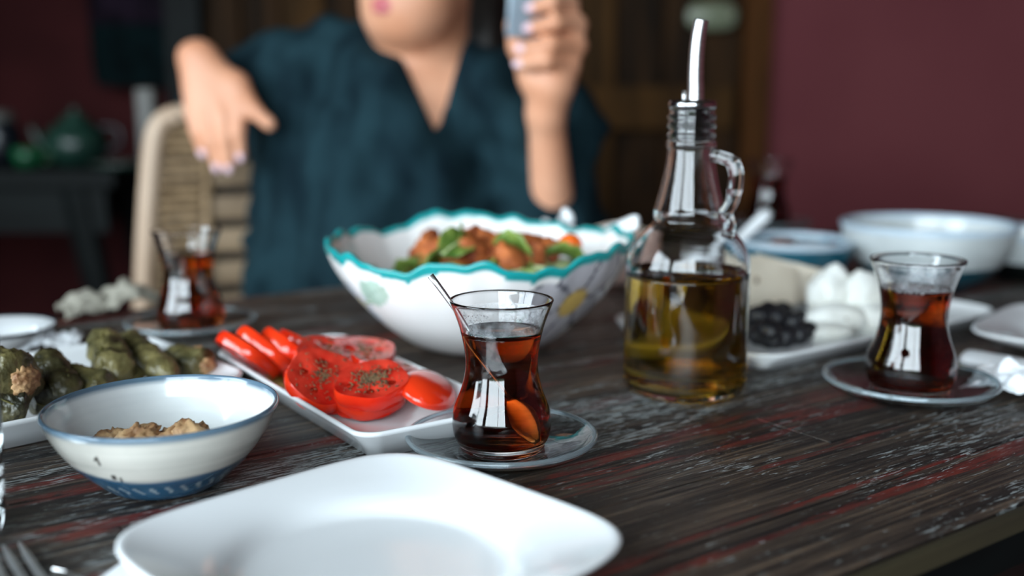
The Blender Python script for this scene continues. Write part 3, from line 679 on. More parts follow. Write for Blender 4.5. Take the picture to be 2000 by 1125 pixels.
# ---------------------------------------------------------------- scalloped salad bowl
sb = P(940, 675, 0); sb.z = TZ+.0003; SR = .128
RH = [(0, .0914), (20, .0924), (32, .0900), (45, .0866), (60, .0888), (75, .0921), (90, .0955), (105, .098), (118, .0965), (124, .090), (132, .0838), (142, .088), (150, .0899), (165, .0902), (180, .0893), (200, .087), (215, .0874), (230, .0834), (240, .0779), (255, .0856), (270, .0881), (282, .083), (290, .0795), (300, .0835), (315, .0899), (330, .0919), (345, .0904), (360, .0914)]
def rimh(deg):
    h = np.interp(deg % 360, [a for a, _ in RH], [b for _, b in RH])
    return h+.0016*math.sin(R(deg*20))+.0008*math.sin(R(deg*33)+1)
def salad_bowl():
    seg = 360; prof_o = cr([(.030, .0025), (.036, 0), (.046, .0015), (.062, .0085), (.084, .0255), (.104, .047), (.119, .069), (.1275, .090)], 8)
    rows = [[p[0], p[1]] for p in prof_o]; V = []; kinds = []
    rings = []; meta = []
    def add(rw_, side):
        for (r, z) in rw_:
            row = []
            for k in range(seg):
                dg = 360*k/seg; s = rimh(dg)/.090; f = (z/.090)**2
                zz = z*(1-f)+z*s*f; row.append((r*math.cos(R(dg)), r*math.sin(R(dg)), zz)); meta.append((side, dg, z, rimh(dg)-zz))
            rings.append(row)
    add(rows, 0); add([(.1270, .0925), (.1255, .0925)], 2)
    add([(max(.002, p[0]-.0042), p[1]+.0030) for p in prof_o[::-1] if p[0] > .04 and p[1] < .0885], 1); add([(.02, .0050)], 1)
    v = loft(rings); meta.append((0, 0, 0, 1)); meta.append((1, 0, 0, 1))
    o = normals_out(obj('salad_bowl', v, painted('flower_glaze', .22, 14, .05, Coat_Weight=.3), loc=sb))
    c = np.tile(np.array(lin(243, 240, 238)), (len(v[0]), 1)); teal = np.array(lin(26, 150, 152))
    outl = np.array(lin(92, 92, 102)); petal = np.array(lin(196, 192, 198)); yel = np.array(lin(222, 186, 106)); leaf = np.array(lin(176, 204, 188)); dkl = np.array(lin(118, 124, 96))
    flowers = [(312, .052, .0130, .050, outl, yel, petal, .3), (206, .046, .0068, .021, np.array(lin(206, 212, 222)), np.array(lin(238, 222, 170)), np.array(lin(222, 228, 236)), .8), (60, .05, .011, .034, outl, yel, petal, .2), (130, .05, .011, .034, outl, yel, petal, .5)]
    leaves = [(226, .062, .020, .011, .5, leaf), (336, .030, .026, .010, -.5, dkl), (347, .055, .022, .010, 1.1, dkl), (288, .030, .018, .007, .9, leaf), (95, .05, .02, .01, .3, leaf)]
    for i, (side, dg, z, d) in enumerate(meta):
        if side == 0:
            rr = .108
            for (t0, z0, lw, ll, ang, cc) in leaves:
                x = ((dg-t0+180) % 360-180)*PI/180*rr; y = (z-z0); X = x*math.cos(ang)+y*math.sin(ang); Y = -x*math.sin(ang)+y*math.cos(ang)
                q = (X/lw)**2+(Y/ll)**2
                if q < 1: c[i] = cc*(.75 if abs(Y) < .0007 else 1)
            for (t0, z0, rc, rp, oc, yc, pc, ph) in flowers:
                x = ((dg-t0+180) % 360-180)*PI/180*rr; y = (z-z0)*1.05; q = math.hypot(x, y); a = math.atan2(y, x)+ph
                lobe = rp*(.62+.38*abs(math.cos(3*a))**.6)
                if q < rc: c[i] = yc
                elif q < lobe: c[i] = pc if (lobe-q > .0030 and abs(math.cos(3*a)) > .2) else oc
                if q < rc and q > rc-.0012: c[i] = oc*.6+yc*.4
        if side == 2 or d < (.0052+.0012*math.sin(R(dg*9)) if side == 0 else .0025): c[i] = teal
    color_attr(o, c); return o
tag(salad_bowl(), 'large white salad bowl with wavy teal rim and painted flowers', 'bowl')
def leaf_mesh(Ln, Wd, seed, curl=.35):
    n, m_ = 12, 8; top = []
    for i in range(n+1):
        t = i/n; w = Wd*math.sin(PI*min(.97, .08+t*.9))**.7; row = []
        for k in range(m_+1):
            s = (k/m_-.5)*2; rf = .16*Wd*noise.noise(Vector((t*4+seed*5, s*2.2, seed)))*abs(s)*2
            row.append((Ln*(t-.5), w*s, curl*Wd*s*s*.8+rf+.14*Ln*math.sin(PI*t)))
        top.append(row)
    V = [p for r_ in top for p in r_]; nb = len(V); V += [(x, y, z-.0011) for x, y, z in V]; Fc = []; w_ = m_+1
    for i in range(n):
        for k in range(m_):
            a = i*w_+k; Fc += [(a, a+w_, a+w_+1, a+1), (nb+a, nb+a+1, nb+a+w_+1, nb+a+w_)]
    for i in range(n): Fc += [(i*w_, nb+i*w_, nb+(i+1)*w_, (i+1)*w_), (i*w_+m_, (i+1)*w_+m_, nb+(i+1)*w_+m_, nb+i*w_+m_)]
    for k in range(m_): Fc += [(k, k+1, nb+k+1, nb+k), (n*w_+k, nb+n*w_+k, nb+n*w_+k+1, n*w_+k+1)]
    return V, Fc
lp = []
def lettuce(i, kind):
    t = thing('lettuce_leaf', ('torn green' if kind == 0 else 'pale') + ' lettuce leaf in the salad bowl', 'lettuce', group=('green' if kind == 0 else 'pale')+' lettuce leaves in the salad')
    lb_ = obj('leaf_blade', leaf_mesh(.044, .017, i), M_LETT if kind == 0 else M_LETTP, t)
    obj('leaf_rib', tube([(.044*(k/8-.5), 0, .0008+.14*.044*math.sin(PI*k/8)) for k in range(9)], [.0016-.0012*k/8 for k in range(9)], 6), M_LETTP, lb_); return t
for i in range(4): lp.append(lettuce(i, 0))
lpp = [lettuce(9, 1), lettuce(10, 1)]
def crouton_proto(s):
    t = tag(obj('crouton', blob(3, (.0165, .0095, .0085), .36, 2.2, s), M_CROUT), 'toasted bread piece in the salad bowl', 'crouton', 'toasted bread pieces in the salad'); return t
cps = [crouton_proto(s) for s in (1, 2, 3)]
def mound(x, y): return .058+.016*max(0, 1-((x-.01)**2+y**2)/.085**2)
rgs = random.Random(4); fl = [0, 0, 0]
for i in range(34):                              # leaves fill the bowl
    a = i*2.39996; q = .088*math.sqrt((i+.5)/34); x, y = q*math.cos(a), q*math.sin(a)
    pos = sb+Vector((x, y, mound(x, y)-.009)); rot = (rgs.uniform(-.5, .5), rgs.uniform(-.5, .5), rgs.uniform(0, 6.28))
    pale = x > .035 and y < .03
    src = lpp if pale else lp; ix = i % len(src); fi = (src[ix].name)
    if not src[ix].get('_used'): src[ix].location = pos; src[ix].rotation_euler = rot; src[ix]['_used'] = 1
    else: dup(src[ix], pos, rot, scale=rgs.uniform(.85, 1.1))
for i, (px, py, h) in enumerate([(838, 482, .076), (850, 500, .074), (872, 495, .076), (900, 500, .075), (935, 488, .080), (955, 482, .080), (960, 500, .076), (985, 505, .076), (1000, 520, .072), (1030, 485, .077), (1042, 500, .074), (1020, 512, .073), (1055, 508, .071), (925, 505, .076), (905, 482, .079), (830, 495, .072), (975, 492, .079), (1010, 498, .077), (880, 512, .073), (1040, 518, .070)]):
    src = cps[i % 3]; pos = P(px, py, h); pos.z += .003; rot = (rgs.uniform(-1, 1), rgs.uniform(-1, 1), rgs.uniform(0, 6))
    if i < 3: src.location = pos; src.rotation_euler = rot
    else: dup(src, pos, rot, scale=rgs.uniform(.8, 1.25))
for px, py, h, rx in ((900, 474, .088, 1.0), (890, 484, .086, .6), (1000, 488, .084, .8), (850, 516, .074, .5), (1160 - 60, 505, .074, .4)):
    dup(lp[2], P(px, py, h), (rx, -.2, px*.7), scale=.85)
for l in lp+lpp:
    if '_used' in l: del l['_used']
for o in list(C.objects):
    if '_used' in o.keys(): del o['_used']
tag(obj('cherry_tomato', blob(3, (.0105, .0105, .0098), .03, 1.5, 2), M_CARROT, loc=P(1113, 478, .084)), 'round orange cherry tomato at the right of the salad', 'tomato')
def server(label, a, b_, w, tip):
    a, b_ = Vector(a), Vector(b_); t = thing('salad_server', label, 'serving spoon', tuple(a)); d = b_-a
    pts = [d*(.30+.70*k/12) for k in range(13)]
    obj('handle', tube(pts, [w*(.55+.45*(k/12)) if k < 12 else w*.7 for k in range(13)], 14, flat=.45, up=(0, -1, .4)), M_PORC, t)
    bp_ = [d*(.32*k/8) for k in range(9)]
    obj('spoon_bowl', tube(bp_, [.006+.016*math.sin(PI*(.1+.8*k/8)) for k in range(9)], 14, flat=.3, up=(0, -1, .4)), M_PORC, t); return t
server('white serving spoon handle rising over the back rim of the salad bowl', P(1020, 470, .062)+Vector((.03, 0, 0)), D(1112, 418, 1.02), .0095, 0)
server('white serving fork handle at the right rim of the salad bowl behind the bottle', P(1080, 490, .060)+Vector((.0, 0, 0)), D(1246, 433, .90), .0080, 0)
bn_ = P(1168, 545, 0); bn_ = Vector((.115, 1.165, TZ+.0003))
br = thing('bread_roll', 'rounded pale pink bun behind the salad bowl', 'bread', tuple(bn_))
obj('crumb_body', blob(3, (.040, .036, .036), .05, 1.5, 6), M_BREAD, br, loc=(0, 0, .0345))
obj('crust_seam', tube([(-.03+.006*k, -.006, .0695-.0014*abs(k-5)) for k in range(11)], .002, 6), M_CHEESE, br)

# ---------------------------------------------------------------- cheese platter food
ch = cc_.z+.0056
olab = 'shiny black olive in the cluster beside the cheese'
op0 = None; rgo = random.Random(3)
for i, (px, py, h) in enumerate([(1482, 655, .013), (1505, 662, .013), (1530, 660, .013), (1556, 655, .013), (1578, 645, .013), (1492, 632, .018), (1518, 622, .024), (1545, 632, .020), (1500, 612, .026), (1480, 618, .024), (1562, 625, .016), (1528, 606, .016), (1500, 645, .026), (1470, 640, .014)]):
    pos = P(px, py, h)
    if op0 is None:
        op0 = thing('olive', olab, 'olive', tuple(pos), 0, 'black olives on the cheese platter')
        obj('olive_flesh', blob(3, (.0112, .0090, .0088), .06, 2, 3), M_OLIVE, op0); obj('stem_end', lathe([(0, .0002), (.0018, .0002), (.0022, -.0006)], 12), M_NAVY, op0, loc=(.0110, 0, 0), rot=(0, PI/2, 0))
        op0.rotation_euler = (.2, .1, 1)
    else: dup(op0, pos, (rgo.uniform(-.6, .6), rgo.uniform(-.6, .6), rgo.uniform(0, 6)), scale=rgo.uniform(.85, 1.1))
def wedge(label, loc, sx, sy, sz, rz, m, seed, tilt=0):
    b_ = box(0, 0, sz/2, sx, sy, sz, sx*.06); bm = bmesh.new()
    vs = [bm.verts.new(p) for p in b_[0]]; [bm.faces.new([vs[i] for i in f]) for f in b_[1]]
    bmesh.ops.subdivide_edges(bm, edges=bm.edges, cuts=4, use_grid_fill=True)
    for v in bm.verts:
        q = v.co.copy(); k = (q.x/sx+.5); v.co.z = q.z*(1-.35*k); n = noise.noise_vector(q*90+Vector((seed, 0, 0)))*.0012; v.co += n
    bm.verts.index_update(); vf = ([tuple(v.co) for v in bm.verts], [tuple(v.index for v in f.verts) for f in bm.faces]); bm.free()
    t = thing('cheese_slice', label, 'cheese', tuple(loc), rz, 'cheese on the platter'); t.rotation_euler = (tilt, 0, rz)
    obj('cheese_block', vf, m, t)
    for j in range(1): obj('brown_hole', blob(2, (.0022, .0008, .0032), .2, 2, seed+j), M_SPECK, t, loc=(sx*(-.3+.28*j), -sy/2-.0002, sz*(.5-.1*j)))
    return t
c0 = P(1505, 605, .006); c0.z = ch
wedge('pale yellow cheese wedge right behind the bottle and olives', P(1500, 598, .012), .060, .020, .052, R(20), M_CHEESE, 1, -.12)
wedge('pale cheese slice leaning behind the yellow wedge, under the teal bowl', P(1545, 588, .012), .075, .016, .046, R(-8), M_CHEESE, 2, -.1)
wedge('thin cheese slice between the wedges and the white cheese', P(1575, 592, .010), .050, .012, .036, R(-30), M_CHEESE, 3, -.15)
def curd(label, px, py, h, s, seed):
    t = thing('white_cheese', label, 'cheese', tuple(P(px, py, h)), 0, 'white cheese lumps on the platter')
    obj('curd', blob(4, s, .16, 1.6, seed), M_FETA, t, loc=(0, 0, 0))
    for j in range(2):
        a = R(230+50*j+seed*13); obj('brown_speck', blob(1, (.0014, .0011, .0012), .2, 2, j), M_SPECK, t, loc=(s[0]*.9*math.cos(a), s[1]*.95*math.sin(a), s[2]*.25))
    return t
curd('rounded white cheese lump left of the gap, highest on the platter', 1625, 575, .034, (.021, .020, .026), 1)
curd('rounded white cheese lump next to the right tea glass', 1682, 582, .032, (.022, .020, .024), 2)
curd('low white cheese piece in front of the two tall lumps', 1640, 622, .017, (.034, .020, .014), 3)
curd('white cheese piece half hidden behind the right tea glass', 1712, 620, .018, (.024, .018, .015), 4)
curd('flat white cheese crumble at the platter front beside the olives', 1610, 646, .011, (.026, .016, .0075), 5)

# ---------------------------------------------------------------- bowls at the back right
def lathe_bowl(name, label, loc, Rm, hh, base, mo, mi, wall=.004, band=None):
    t = thing(name, label, 'bowl', tuple(loc))
    po = cr([(base*.9, .002), (base, 0), (base*1.12, .003), (base+(Rm-base)*.55, hh*.30), (base+(Rm-base)*.88, hh*.66), (Rm, hh)], 8)
    z1 = band if band else hh*.0
    low = [p for p in po if p[1] <= hh*.45]; up_ = [p for p in po if p[1] >= hh*.45-.004]
    inn = [(p[0]-wall, p[1]+wall*.5) for p in po[::-1] if p[1] > wall*.8 and p[0] > base and p[1] < hh-.002]
    normals_out(obj('bowl_wall', lathe([tuple(p) for p in up_]+[(Rm-.0002, hh+.0015), (Rm-wall*.5, hh+.0022), (Rm-wall, hh+.0012)]+inn+[(0, wall*1.2)], 96), mi, t))
    obj('bowl_foot', lathe([(0, .002)]+[(p[0]+.0003, p[1]) for p in low], 96), mo, t)
    obj('rim_band', lathe([(Rm-.0006, hh-.004), (Rm+.0006, hh-.001), (Rm+.0002, hh+.0020), (Rm-wall*.5, hh+.0028), (Rm-wall-.0004, hh+.0014), (Rm-wall-.0012, hh-.003)], 96), M_BLUER, t)
    return t
M_BLUER = noisy('blue_rim_glaze', lin(176, 194, 208), lin(192, 206, 216), 30, .25)
M_TEALG = noisy('teal_glaze', lin(20, 84, 98), lin(12, 58, 70), 12, .3)
M_TEALM = noisy('teal_body_glaze', lin(40, 104, 124), lin(22, 76, 92), 8, .3)
M_CREAM = noisy('cream_glaze', lin(206, 212, 212), lin(184, 190, 190), 14, .2, Coat_Weight=.3)
rbp = P(1805, 562, 0); rbp.z = TZ+.0003
lathe_bowl('serving_bowl', 'wide cream bowl with pale blue rim behind the right tea glass', rbp, .092, .070, .040, M_TEALG, M_CREAM)
tbp = P(1548, 562, 0); tbp.z = TZ+.0003
tbw = lathe_bowl('yoghurt_bowl', 'dark teal bowl of white yoghurt behind the cheese', tbp, .062, .052, .030, M_TEALG, M_TEALM)
tag(obj('yoghurt', lathe([(0, .0462), (.03, .0466), (.05, .0458), (.0548, .0440), (.0548, .041), (0, .040)], 64), M_YOG, loc=tbp), 'white yoghurt filling the dark teal bowl', 'yoghurt')
tag(obj('nut_topping', blob(3, (.014, .010, .005), .3, 2.5, 2), M_PAPR, loc=tbp+Vector((-.010, .008, .0490))), 'brown topping on the white yoghurt', 'topping')
tag(obj('nut_topping', blob(3, (.006, .006, .004), .3, 2.5, 5), M_PAPR, loc=tbp+Vector((.040, -.006, .0475))), 'small dark bit at the right of the yoghurt', 'topping')
server('pale spoon leaning against the teal yoghurt bowl beside the bottle', P(1345, 560, .008), D(1503, 413, 1.145), .0065, 0)
# bottom right of the frame: crockery at the edge
eb = P(2010, 560, 0); eb.z = TZ+.0003
lathe_bowl('side_bowl', 'grey-white bowl cut off by the right picture edge behind the cheese platter', eb+Vector((.03, .06, 0)), .070, .052, .034, M_DARKT, M_CREAM)
# cutlery and napkins at the right
def roll(name, label, a, b_, r, m):
    a, b_ = Vector(a), Vector(b_); d = b_-a; t = thing(name, label, 'napkin', tuple(a))
    n = 24; rings = []
    for i in range(n+1):
        q = i/n; e = min(1, (q*16+.25))*min(1, ((1-q)*16+.25)); row = []
        s = d.cross(Vector((0, 0, 1))).normalized()
        for k in range(28):
            an = 2*PI*k/28; rr = r*e**.5*(1+.05*noise.noise(Vector((q*5, math.cos(an), math.sin(an)))))
            row.append(d*q+s*(rr*1.5*math.cos(an))+Vector((0, 0, r*.75+rr*.75*math.sin(an))))
        rings.append(row)
    normals_out(obj('rolled_paper', loft(rings), m, t))
    obj('paper_flap', tube([d*(.05+.9*k/10)+d.cross(Vector((0, 0, 1))).normalized()*(-r*1.42)+Vector((0, 0, r*.55)) for k in range(11)], .0012, 6), m, t)
    return t
roll('rolled_napkin', 'rolled white paper napkin beside the plate at the right edge', P(1882, 694, .008)-Vector((0, 0, .008)), P(2060, 726, .008)-Vector((0, 0, .008)), .0088, M_NAPKIN)
def crumple(name, label, loc, sx, sy, hgt_, seed, m, cat='napkin', rz=0, amp=1.0):
    n = 44; V = []; 
    for i in range(n+1):
        for k in range(n+1):
            u, v = i/n*2-1, k/n*2-1
            q = Vector((u*1.15+seed*3, v*1.15, seed)); h_ = (.42+.58*noise.noise(q)+.55*abs(noise.noise(q*2.6))-.2*abs(noise.noise(q*4.3)))*amp*max(.04, 1-.80*(u*u+v*v)/1.6)
            w = noise.noise_vector(q*1.3)*.18
            V.append((sx*(u+w.x*.8), sy*(v+w.y*.8), .0012+hgt_*max(0, h_)))
    nb = len(V); V += [(x, y, z-.0009) for x, y, z in V]; Fc = []; w_ = n+1
    for i in range(n):
        for k in range(n):
            a = i*w_+k; Fc += [(a, a+w_, a+w_+1, a+1), (nb+a, nb+a+1, nb+a+w_+1, nb+a+w_)]
    for i in range(n): Fc += [(i*w_, i*w_+nb, (i+1)*w_+nb, (i+1)*w_), (i*w_+n, (i+1)*w_+n, (i+1)*w_+n+nb, i*w_+n+nb), (i, i+1, i+1+nb, i+nb), (n*w_+i, n*w_+i+nb, n*w_+i+1+nb, n*w_+i+1)]
    return tag(obj(name, (V, Fc), m, loc=loc, rot=(0, 0, rz)), label, cat)
q = P(2002, 768, 0); q.z = TZ+.0004
crumple('paper_napkin', 'crumpled white paper napkin on the table at the right edge', q, .028, .036, .028, 2, M_NAPKIN, rz=.9)
def knife(label, tip, end, m, w=.009):
    tip, end = Vector(tip), Vector(end); d = end-tip; t = thing('table_knife', label, 'knife', tuple(tip)); s = d.cross(Vector((0, 0, 1))).normalized(); up_ = Vector((0, 0, .0009))
    rings = []
    for k in range(13):
        q_ = k/12; ww = w*min(1, (q_*6)**.6+.04); p = d*(.58*q_); e0 = p-s*ww*.35; e1 = p+s*ww*.65
        rings.append([e0-up_, e1-up_*.2, e1+up_*.2, e0+up_])
    obj('blade', loft(rings), m, t, smooth=False)
    obj('handle', tube([d*(.56+.44*k/10) for k in range(11)], [.0042+.0022*math.sin(PI*k/12) for k in range(11)], 12, flat=.55), m, t); return t
knife('table knife lying between the rolled napkin and the right saucer', P(1885, 722, .003), P(2090, 752, .0035), M_GOLD, .007)
knife('steel knife tip near the lower left corner beside the fork', P(103, 1113, .0035), P(103, 1113, .0035)+Vector((.13, -.115, .001)), M_STEEL, .011)

# ---------------------------------------------------------------- lower left: napkin, fork, tumbler
nv = []
_a, _b = P(270, 1078, .001), P(203, 1127, .001); _d = (_b-_a).normalized()
sq = [_a.xy, (_a+Vector((.12, .02, 0))).xy, (_a+Vector((.12, .02, 0))+_d*.13).xy, (_a+_d*.13).xy]
r0 = [(p.x, p.y, 0) for p in sq]
nk = obj('folded_napkin', loft([[(x, y, 0) for x, y, _ in r0], [(x, y, .0016) for x, y, _ in r0]]), M_NAPKIN, loc=(0, 0, TZ+.0003), smooth=False); normals_out(nk)
tag(nk, 'folded white paper napkin tucked under the nearest white plate', 'napkin')
ft = P(38, 1062, .003); fdir = (P(76, 1125, .003)-ft).normalized(); fs = Vector((fdir.y, -fdir.x, 0))
fk = thing('fork', 'steel fork with four tines at the lower left corner', 'fork', tuple(ft))
for k in range(4):
    o_ = fs*(-.0062*k)*-1*(-1)
    off = -fs*(.0064*(k-0)) if False else fs*(.0068*k)
    pts = [off+fdir*(.058*j/9)+Vector((0, 0, .0014*(j/9)**1.5+.0006)) for j in range(10)]
    obj('tine', tube(pts, [.0009+.0010*min(1, j/3) for j in range(10)], 10, flat=.7), M_STEEL, fk)
mid = fs*(.0102)
obj('fork_head', tube([mid+fdir*(.056+.030*j/8)+Vector((0, 0, .0026+.003*j/8)) for j in range(9)], [.0118-.0092*(j/8)**1.3 for j in range(9)], 16, flat=[.2+.3*j/8 for j in range(9)]), M_STEEL, fk)
obj('handle', tube([mid+fdir*(.084+.11*j/12)+Vector((0, 0, .0056-.004*j/12)) for j in range(13)], [.0026+.0034*(j/12)**2 for j in range(13)], 12, flat=.45), M_STEEL, fk)
tmp = P(8, 1068, 0); tmp = Vector((tmp.x-.0365, tmp.y+.012, TZ+.0003))
tm = thing('tumbler', 'plain clear glass tumbler cut off by the left picture edge', 'glass', tuple(tmp))
tmo = [(.026, 0), (.0285, .002), (.0295, .01), (.031, .05), (.033, .095)]
normals_out(obj('glass_wall', lathe([(0, .001)]+tmo+[(.0325, .0965), (.0318, .0955)]+[(r-.0018, h) for r, h in tmo[::-1] if h > .008]+[(.0268, .0105), (.02, .0095), (0, .0095)], 72), M_GLASSB, tm))
obj('water', lathe([(0, .0094), (.02, .0094), (.0270, .0104), (.0294, .0495), (.0300, .062), (.0290, .0616), (0, .0615)], 72), glass('water', (1, 1, 1), 0, 1.33), tm)
# tissue and spoon at the left behind the stuffed leaves
q = P(72, 690, 0); q.z = TZ+.0004
crumple('paper_tissue', 'crumpled white tissue on the table behind the stuffed leaves', q+Vector((0, .02, 0)), .026, .020, .030, 5, M_NAPKIN, rz=.4, amp=.8)
q = P(5, 702, 0); q.z = TZ+.0003
sd = thing('side_plate', 'small white saucer with a dark rim at the left edge behind the leaves', 'plate', tuple(q+Vector((-.02, .03, 0))))
normals_out(obj('plate_dish', lathe([(0, .001), (.022, .001), (.025, 0), (.035, .006), (.048, .019), (.0487, .020), (.0480, .0205), (.034, .008), (.024, .004), (0, .004)], 72), M_PORC, sd))
obj('rim_band', lathe([(.0474, .0178), (.0490, .0196), (.0488, .0208), (.0474, .0208), (.0466, .0190)], 72), M_NAVY, sd)
q = P(222, 607, 0); q.z = TZ+.0004
crumple('cloth_napkin', 'crumpled grey-white cloth napkin at the far table edge below the chair', q, .050, .026, .034, 8, noisy('grey_white_linen', lin(150, 146, 134), lin(124, 120, 108), 40, .9), rz=TROT+.05)

# ---------------------------------------------------------------- wicker chair
cl = D(300, 226, 1.47); CA = R(23)
cdir = Vector((math.cos(CA), math.sin(CA), 0)); cfr = Vector((math.sin(CA), -math.cos(CA), 0))
CW = .46; corg = Vector((cl.x, cl.y, 0))+cdir*(CW/2)+cfr*.22
wc = thing('wicker_chair', 'pale wooden chair with a woven wicker back behind the amber tea glass', 'chair', tuple(corg), CA)
zt = cl.z
for s in (-1, 1):
    top = [(s*(CW/2-.035), .218, zt+.002), (s*(CW/2-.010), .222, zt-.010), (s*(CW/2+.004), .222, zt-.05), (s*(CW/2+.020), .220, .75), (s*(CW/2+.036), .215, .58), (s*(CW/2+.044), .215, .46)]
    obj('back_post', tube(cr(top, 4), .0145, 14, up=(0, 1, 0)), M_CHAIRW, wc)
    obj('leg', tube([(s*(CW/2+.044), .215, .47), (s*(CW/2+.04), .235, 0)], [.016, .012], 14), M_CHAIRW, wc)
    obj('leg', tube([(s*(CW/2), -.20, .45), (s*(CW/2+.01), -.215, 0)], [.017, .012], 14), M_CHAIRW, wc)
    obj('inner_stile', tube([(s*(CW/2-.070), .222, zt-.004), (s*(CW/2-.060), .220, .70), (s*(CW/2-.045), .215, .46)], .0085, 12, up=(0, 1, 0)), M_WICK, wc)
    st = []
    for k in range(34):                              # woven side strip
        z = .48+(zt-.015-.48)*k/33; f = (z-.46)/(zt-.46); xo = s*(CW/2+.038-.040*f); xi = s*(CW/2-.045-.024*f)
        st.append(tube([(xo+(xi-xo)*j/6, .220+.004*math.sin(PI*j+k*PI)*(1 if j % 2 else -1), z) for j in range(7)], .0062, 8))
    w = obj('woven_strip', join(*st), M_WICK, wc); w['kind'] = 'stuff'
obj('top_rail', tube([(-CW/2+.03+(CW-.06)*k/10, .218+.010*math.sin(PI*k/10), zt+.002+.012*math.sin(PI*k/10)) for k in range(11)], .013, 14), M_CHAIRW, wc)
for k in range(9):
    z = .52+.047*k; obj('slat', box(0, .224, z, CW-.125, .012, .034, .004), M_SLAT, wc)
    
obj('seat', box(0, 0, .430, CW+.05, .45, .045, .014), M_WICK, wc)
obj('seat_backing', box(0, .236, .70, CW-.13, .006, .40), M_WICKD, wc, smooth=False)
# ---------------------------------------------------------------- second chair
g = D(286, 172, 1.95)
gc = thing('grey_chair', 'grey painted chair standing behind the wicker chair', 'chair', (g.x+.19, 1.95+.2, 0), PI)
for s in (-1, 1):
    obj('back_post', box(s*.19, .2, g.z/2+.22, .034, .034, g.z-.44, .006), M_GREYW, gc)
    obj('leg', box(s*.19, .2, .22, .034, .034, .44, .004), M_GREYW, gc); obj('leg', box(s*.19, -.2, .21, .034, .034, .42, .004), M_GREYW, gc)
obj('seat', box(0, 0, .43, .42, .44, .03, .008), M_GREYW, gc)
for z in (.60, .72, .82): obj('back_slat', box(0, .2, z, .346, .014, .05, .004), M_GREYW, gc)

# ---------------------------------------------------------------- side table with crockery at the far left
sx0, sx1 = -1.75, D(262, 330, 2.35).x; sz = D(200, 318, 2.5).z; syc = 2.42
st_ = thing('side_table', 'dark side table with splayed legs against the dark red wall', 'table', ((sx0+sx1)/2, syc, 0))
hw = (sx1-sx0)/2
for k in range(3): obj('top_board', box(0, -.13+.13*k, sz-.018, 2*hw, .127, .036, .004), M_DARKT, st_, smooth=False)
obj('apron', box(0, -.15, sz-.085, 2*hw-.06, .03, .095), M_DARKT, st_, smooth=False)
obj('apron', box(0, .15, sz-.085, 2*hw-.06, .03, .095), M_DARKT, st_, smooth=False)
for s in (-1, 1):
    for t in (-1, 1): obj('leg', tube([(s*(hw-.10), t*.15, sz-.04), (s*(hw-.10)+.13, t*.16, 0)], [.034, .028], 8, up=(0, 1, 0)), M_DARKT, st_, smooth=False)
def on_side(px, y=0): return Vector((D(px, 310, syc+y).x, syc+y, sz+.0005))
pot = thing('teapot', 'dark green round teapot on the far side table', 'teapot', tuple(on_side(152)))
obj('pot_body', lathe([(0, 0)]+[tuple(p) for p in cr([(.045, 0), (.066, .025), (.070, .055), (.052, .085), (.028, .098)], 6)]+[(0, .099)], 48), M_GREENC, pot)
obj('lid', lathe([(.032, .095), (.030, .106), (.012, .114), (.008, .120), (.011, .126), (0, .130)], 32), M_GREENC, pot)
obj('handle', tube(cr([(.055, 0, .085), (.092, 0, .082), (.098, 0, .05), (.064, 0, .028)], 5), .006, 10, up=(0, 1, 0)), M_NAVY, pot)
obj('pot_spout', tube(cr([(-.060, 0, .035), (-.085, 0, .055), (-.100, 0, .085)], 5), [.014-.0007*k for k in range(11)], 12, up=(0, 1, 0)), M_GREENC, pot)
gcup = thing('green_cup', 'small bright green cup left of the dark teapot', 'cup', tuple(on_side(55, -.08)))
obj('cup_wall', lathe([(0, 0), (.024, 0), (.032, .02), (.034, .042), (.031, .042), (.029, .02), (.02, .005), (0, .005)], 40), M_GREENB, gcup)
obj('handle', tube(cr([(.032, 0, .036), (.048, 0, .034), (.048, 0, .016), (.030, 0, .012)], 4), .0035, 8, up=(0, 1, 0)), M_GREENB, gcup)
jar = thing('dark_jar', 'dark navy jar with a pale lid at the left picture edge', 'jar', tuple(on_side(2)))
obj('jar_body', lathe([(0, 0)]+[tuple(p) for p in cr([(.035, 0), (.046, .03), (.046, .075), (.034, .098)], 5)]+[(0, .099)], 40), M_NAVY, jar)
obj('lid', lathe([(.036, .097), (.037, .112), (.030, .120), (0, .122)], 32), M_GREYW, jar)
tr = thing('green_tray', 'flat grey-green tray beside the teapot on the side table', 'tray', tuple(on_side(236, -.09)))
obj('tray_base', lathe([(0, 0), (.05, 0), (.062, .010), (.060, .011), (.05, .004), (0, .004)], 48), M_GREENC, tr)
obj('tray_rim', lathe([(.0605, .0095), (.0635, .012), (.0605, .0125), (.0585, .0105)], 48), M_GREYW, tr)

# dark bag hanging on the alcove wall
bgp = Vector((D(285, 60, 3.05).x, 3.12, D(285, 168, 3.05).z))
bgt = thing('hanging_bag', 'dark purple and teal cloth bag hanging on the shadowed wall', 'bag', tuple(bgp))
def bag_part(z0, z1, w0, w1, m, nm):
    rings = []
    for i in range(15):
        t = i/14; z = z0+(z1-z0)*t; w = w0+(w1-w0)*t
        rings.append([(w*p[0]*(1+.04*noise.noise(Vector((p[0]*3, z*9, 1)))), .075*p[1]*(1+.15*noise.noise(Vector((p[0]*4, z*8, 5)))), z) for p in srect(1, 1, 3.5, 48)])
    return normals_out(obj(nm, loft(rings), m, bgt))
bag_part(0, .17, .165, .18, M_BAGT, 'bag_bottom'); bag_part(.17, .50, .181, .15, M_BAG, 'bag_body')
obj('strap', tube(cr([(-.10, 0, .48), (-.06, .02, .66), (0, .04, .74), (.06, .02, .66), (.10, 0, .48)], 6), .012, 10, flat=.4), M_BAG, bgt)
